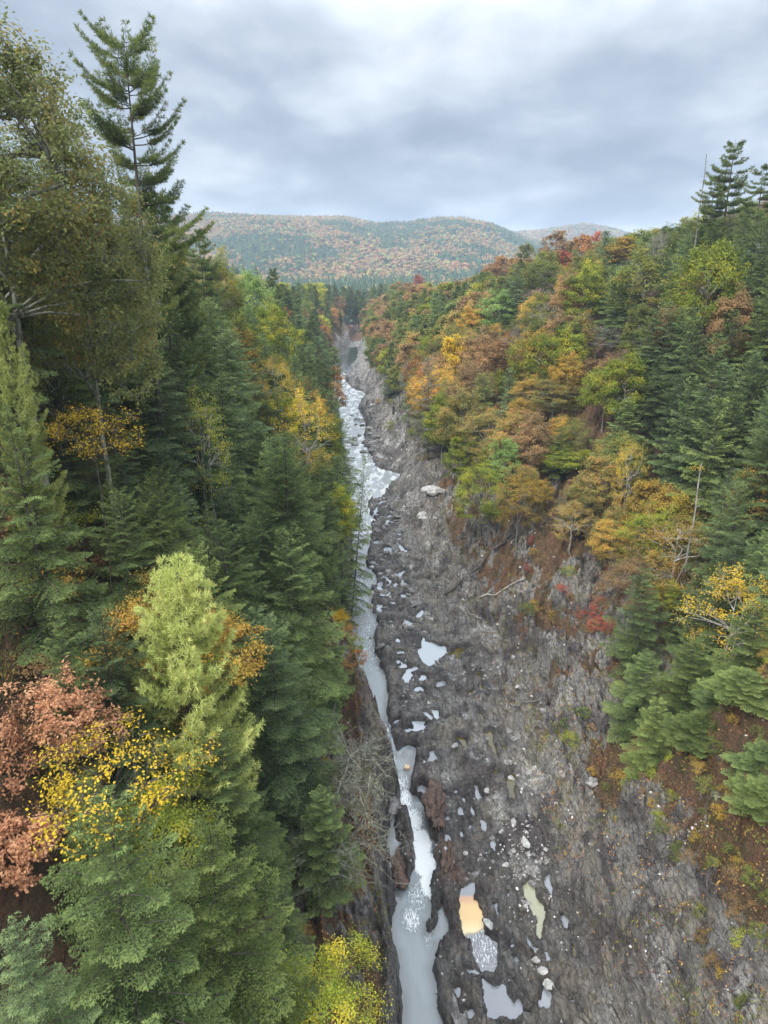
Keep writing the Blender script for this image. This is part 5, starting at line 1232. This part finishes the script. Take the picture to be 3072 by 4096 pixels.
snag(-15.2, 190, 24., 204, .2, 2.6, 18, 'thin white dead trunk above the water at the river bend', tilt=(0, .12))

# leafless tree reaching out over the lowest channel
def leaning_tree():
    r = np.random.default_rng(77); root = bpy.data.objects.new('bare_tree', None); COL.objects.link(root)
    bx, by = -4.9, 37.0; g = ground_z(bx, by); root.location = (bx, by, g)
    q = np.linspace(0, 1, 12)[:, None]; top = np.array([2.4, 5.2, 9.0])
    T = top*q**np.array([1.5, 1.15, .9]) + np.concatenate([.12*np.sin(q*9), .1*np.sin(q*7+1), 0*q], 1)
    paths = [(T, .17*(1-.8*q[:, 0])+.02)]
    for k in range(52):
        i = r.integers(3, 12); s = T[i]; d = unit(np.array([r.normal(.55, .55), r.normal(.1, .8), r.normal(.25, .35)])); L = (2.8+3.2*r.random())*(1.15-.5*i/12)
        n = 6; qq = np.linspace(0, 1, n)[:, None]; P = s+d*L*qq+np.array([0, 0, -.5])*qq**2*L*.4+r.normal(0, .07*L, (n, 3))*qq
        paths.append((P, .045*(1-.8*qq[:, 0])+.004))
        for j in range(11):
            a = P[r.integers(1, n)]; dd = unit(d*.6+r.normal(0, .8, 3)); l = .5+1.1*r.random(); P2 = a+dd*l*np.linspace(0, 1, 4)[:, None]+r.normal(0, .05, (4, 3)); paths.append((P2, np.array([.022, .018, .014, .009])))
            for m in range(3):
                a2 = P2[r.integers(1, 4)]; d2 = unit(dd+r.normal(0, .8, 3)); paths.append((np.array([a2, a2+d2*.3, a2+d2*.55+r.normal(0, .05, 3)]), np.array([.013, .010, .007])))
    link('trunk', wood_mesh('bare_tree_wood', paths, 4), MAT['bark_lichen'], root)
    tag(root, 'bare lichened tree leaning over the lowest still water, without leaves', 'tree')
leaning_tree()

# shrubs ------------------------------------------------------------
def shrubs():
    r = random.Random(31); pts = []
    def zone(n, fx, mats, where, smin=.5, smax=1.1):
        k = 0; t = 0
        while k < n and t < n*30:
            t += 1; x, y = fx()
            if any((x-a)**2+(y-b)**2 < .9 for a, b, *_ in pts): continue
            u, v, dep = frame(x, y, ground_z(x, y)+.5)
            if not (-20 < u < 1680 and v < 2230): continue
            pts.append((x, y, r.choice(mats), where, r.uniform(smin, smax))); k += 1
    zone(80, lambda: (r.uniform(20, 30), r.uniform(29, 47)), ['olive', 'olive', 'russet', 'gold', 'russet', 'olive', 'yellowgreen'], 'the nearest right cliff', .2, .5)
    zone(20, lambda: (r.uniform(19, 28), r.uniform(46, 66)), ['yellowgreen', 'olive', 'gold', 'green', 'russet'], 'the slope by the right hemlocks', .3, .8)
    zone(20, lambda: (r.uniform(18, 34), r.uniform(86, 112)), ['yellowgreen', 'red', 'gold', 'russet', 'green'], 'the leaf litter right of the fallen tree', .4, .9)
    zone(9, lambda: (r.uniform(26, 29.5), r.uniform(76, 86)), ['red', 'russet'], 'the grey rock rib', .6, 1.0)
    zone(16, lambda: (r.uniform(-5.6, -2.4), r.uniform(58, 86)), ['gold', 'olive', 'orange', 'yellowgreen'], 'the left cliff top', .4, .9)
    zone(18, lambda: (r.uniform(-7, -1.8), r.uniform(33, 56)), ['olive', 'russet', 'gold', 'grey'], 'the left bank', .3, .6)
    zone(22, lambda: (r.uniform(-26, -15), r.uniform(30, 47)), ['russet', 'olive', 'russet', 'yellowgreen', 'gold'], 'the brown bank above the copper oak', .7, 1.4)
    zone(12, lambda: (r.uniform(-2, 12), r.uniform(150, 260)), ['yellowgreen', 'green', 'gold'], 'the rocks upstream', .8, 1.4)
    tl = {}
    for x, y, m, where, s in sorted(pts, key=lambda q: (q[3], q[1])):
        if x-float(right_toe(y)) < 2 and x > float(left_toe(y)): continue
        n = tl.get((m, where), 0); tl[(m, where)] = n+1
        k = 'shrub%d' % r.randint(0, 1); h = 2.2*s
        o = part_tree(k, m, 'shrub', x, y, ground_z(x, y)+.2, h, s, r.random()*6.28)
        tag(o, '%s shrub, %s of its colour on %s' % (COLOUR[m].replace(' leafless', ''), WORDS[n % 20], where), 'shrub', 'shrubs on '+where)
shrubs()

# fallen leaves, weeds and pebbles: beyond counting
def scatter():
    r = np.random.default_rng(8)
    def land(n, x0, x1, y0, y1):
        y = y0*np.exp(r.random(n)*math.log(y1/y0)); x = r.uniform(x0, x1, n); return x, y
    def gz(x, y):
        i = np.clip(np.searchsorted(gy, y)-1, 0, nr-2); out = np.empty(len(x)); li = np.empty(len(x)); pl = np.empty(len(x)); sd_ = np.empty(len(x))
        Z = TZ.reshape(nr, nc); M = MASK.reshape(nr, nc, 4); SD = TSD.reshape(nr, nc)
        for k in np.unique(i):
            m = i == k; f = (y[m]-gy[k])/(gy[k+1]-gy[k])
            out[m] = np.interp(x[m], GX[k], Z[k])*(1-f)+np.interp(x[m], GX[k+1], Z[k+1])*f
            li[m] = np.interp(x[m], GX[k], M[k, :, 0]); pl[m] = np.interp(x[m], GX[k], M[k, :, 2]); sd_[m] = np.interp(x[m], GX[k], SD[k])
        return out, li, pl, sd_
    x, y = land(520000, -30, 46, 26, 140); z, li, pl, sd_ = gz(x, y)
    cl = fbm(x/1.6, y/1.6, 3, 601)
    p = np.clip(.05+.7*li+.9*(cl > .22)*(x > right_toe(y)), 0, 1)*(sd_ > .5)*np.where((x < right_toe(y)) & (x > left_toe(y)), .12, 1)
    m = r.random(len(x)) < p*.42; x, y, z = x[m], y[m], z[m]; n = len(x)
    nn = unit(UP*1.2+r.normal(0, .5, (n, 3))); s = .09+.07*r.random(n)+y*.0006
    s = np.minimum(s, .2); V = rhombs(np.stack([x, y, z+.03], -1), unit(np.cross(nn, r.normal(0, 1, (n, 3)))), nn, s, s*.7)
    T = NT('leaf_litter'); lf = T.node('ShaderNodeAttribute', attribute_name='leaf').outputs['Fac']
    T.bsdf(T.ramp(lf, [(0., (.07, .045, .03)), (.3, (.15, .085, .045)), (.55, (.25, .12, .055)), (.75, (.34, .19, .07)), (.9, (.42, .30, .08)), (1., (.38, .12, .06))]), .9, .1)
    o = link('fallen_leaves', leaf_mesh('fallen_leaves', V, r.random(n)), T.m); tag(o, 'rust and yellow fallen leaves strewn over the slopes', 'leaves', kind='stuff')
    # weeds
    x, y = land(130000, -24, 44, 28, 150); z, li, pl, sd_ = gz(x, y); cl = fbm(x/3.2, y/4, 3, 611)
    m = (cl > .08) & (sd_ > .8) & ((x > right_toe(y)+.5) | (x < left_toe(y)-.8)) & (r.random(len(x)) < .2+1.2*np.clip(cl, 0, 1)); x, y, z = x[m], y[m], z[m]; n = len(x); k = 6
    c = np.repeat(np.stack([x, y, z], -1), k, 0)+r.normal(0, .12, (n*k, 3))*[1, 1, .1]; d = unit(UP+r.normal(0, .6, (n*k, 3)))
    V = rhombs(c, d, unit(r.normal(0, 1, (n*k, 3))), .16+.22*r.random(n*k), np.full(n*k, .05)); v = np.repeat(np.clip(.5+.3*r.normal(0, 1, n), 0, 1), k)
    T = NT('weeds'); lf = T.node('ShaderNodeAttribute', attribute_name='leaf').outputs['Fac']
    T.bsdf(T.ramp(lf, [(0., (.08, .06, .03)), (.35, (.10, .12, .035)), (.6, (.16, .18, .05)), (.85, (.30, .27, .06)), (1., (.34, .18, .06))]), .9, .1)
    o = link('undergrowth', leaf_mesh('undergrowth', V, v), T.m); tag(o, 'low green and yellow weeds in the cracks of the slopes', 'undergrowth', kind='stuff')
    # pebbles
    x, y = land(200000, -6, 40, 30, 250); z, li, pl, sd_ = gz(x, y)
    gravel = np.exp(-(((x-12.6)/1.3)**2+((y-48.5)/3.6)**2))*1.3
    p = np.clip(.06+.5*pl+gravel, 0, 1)*(sd_ > .25)*(1-.85*li)*np.where(x < left_toe(y), .1, 1)*np.where(x > right_toe(y)+16, .2, 1)
    m = r.random(len(x)) < p*.5; x, y, z = x[m], y[m], z[m]; n = len(x)
    tet = np.array([[1, 0, -.3], [-.5, .87, -.3], [-.5, -.87, -.3], [.3, .2, .75], [-.5, -.1, .6]]); F = np.array([[0, 1, 3], [1, 4, 3], [1, 2, 4], [2, 3, 4], [2, 0, 3]])
    s = (.035+.10*r.random(n)**3)*(1+y*.012); a = r.random(n)*6.28; cs, sn = np.cos(a), np.sin(a); st = .7+.6*r.random(n)
    P = np.empty((n, 5, 3)); P[..., 0] = (tet[None, :, 0]*cs[:, None]-tet[None, :, 1]*st[:, None]*sn[:, None])*s[:, None]+x[:, None]; P[..., 1] = (tet[None, :, 0]*sn[:, None]+tet[None, :, 1]*st[:, None]*cs[:, None])*s[:, None]+y[:, None]; P[..., 2] = tet[None, :, 2]*s[:, None]*.8+z[:, None]+.02
    tri = (F[None]+(np.arange(n)*5)[:, None, None]).reshape(-1, 3)
    T = NT('pebbles'); lf = T.node('ShaderNodeAttribute', attribute_name='leaf').outputs['Fac']
    T.bsdf(T.ramp(lf, [(0., (.10, .09, .085)), (.45, (.24, .22, .20)), (.8, (.42, .40, .38)), (1., (.66, .64, .60))]), .85, .2)
    me = mesh_np('gravel', P.reshape(-1, 3), None, tri, fattrs={'leaf': np.repeat(r.random(n)**1.3, 5)}, smooth=False)
    o = link('gravel', me, T.m); tag(o, 'pale pebbles and frost broken chips on the rock floor', 'gravel', kind='stuff')
scatter()
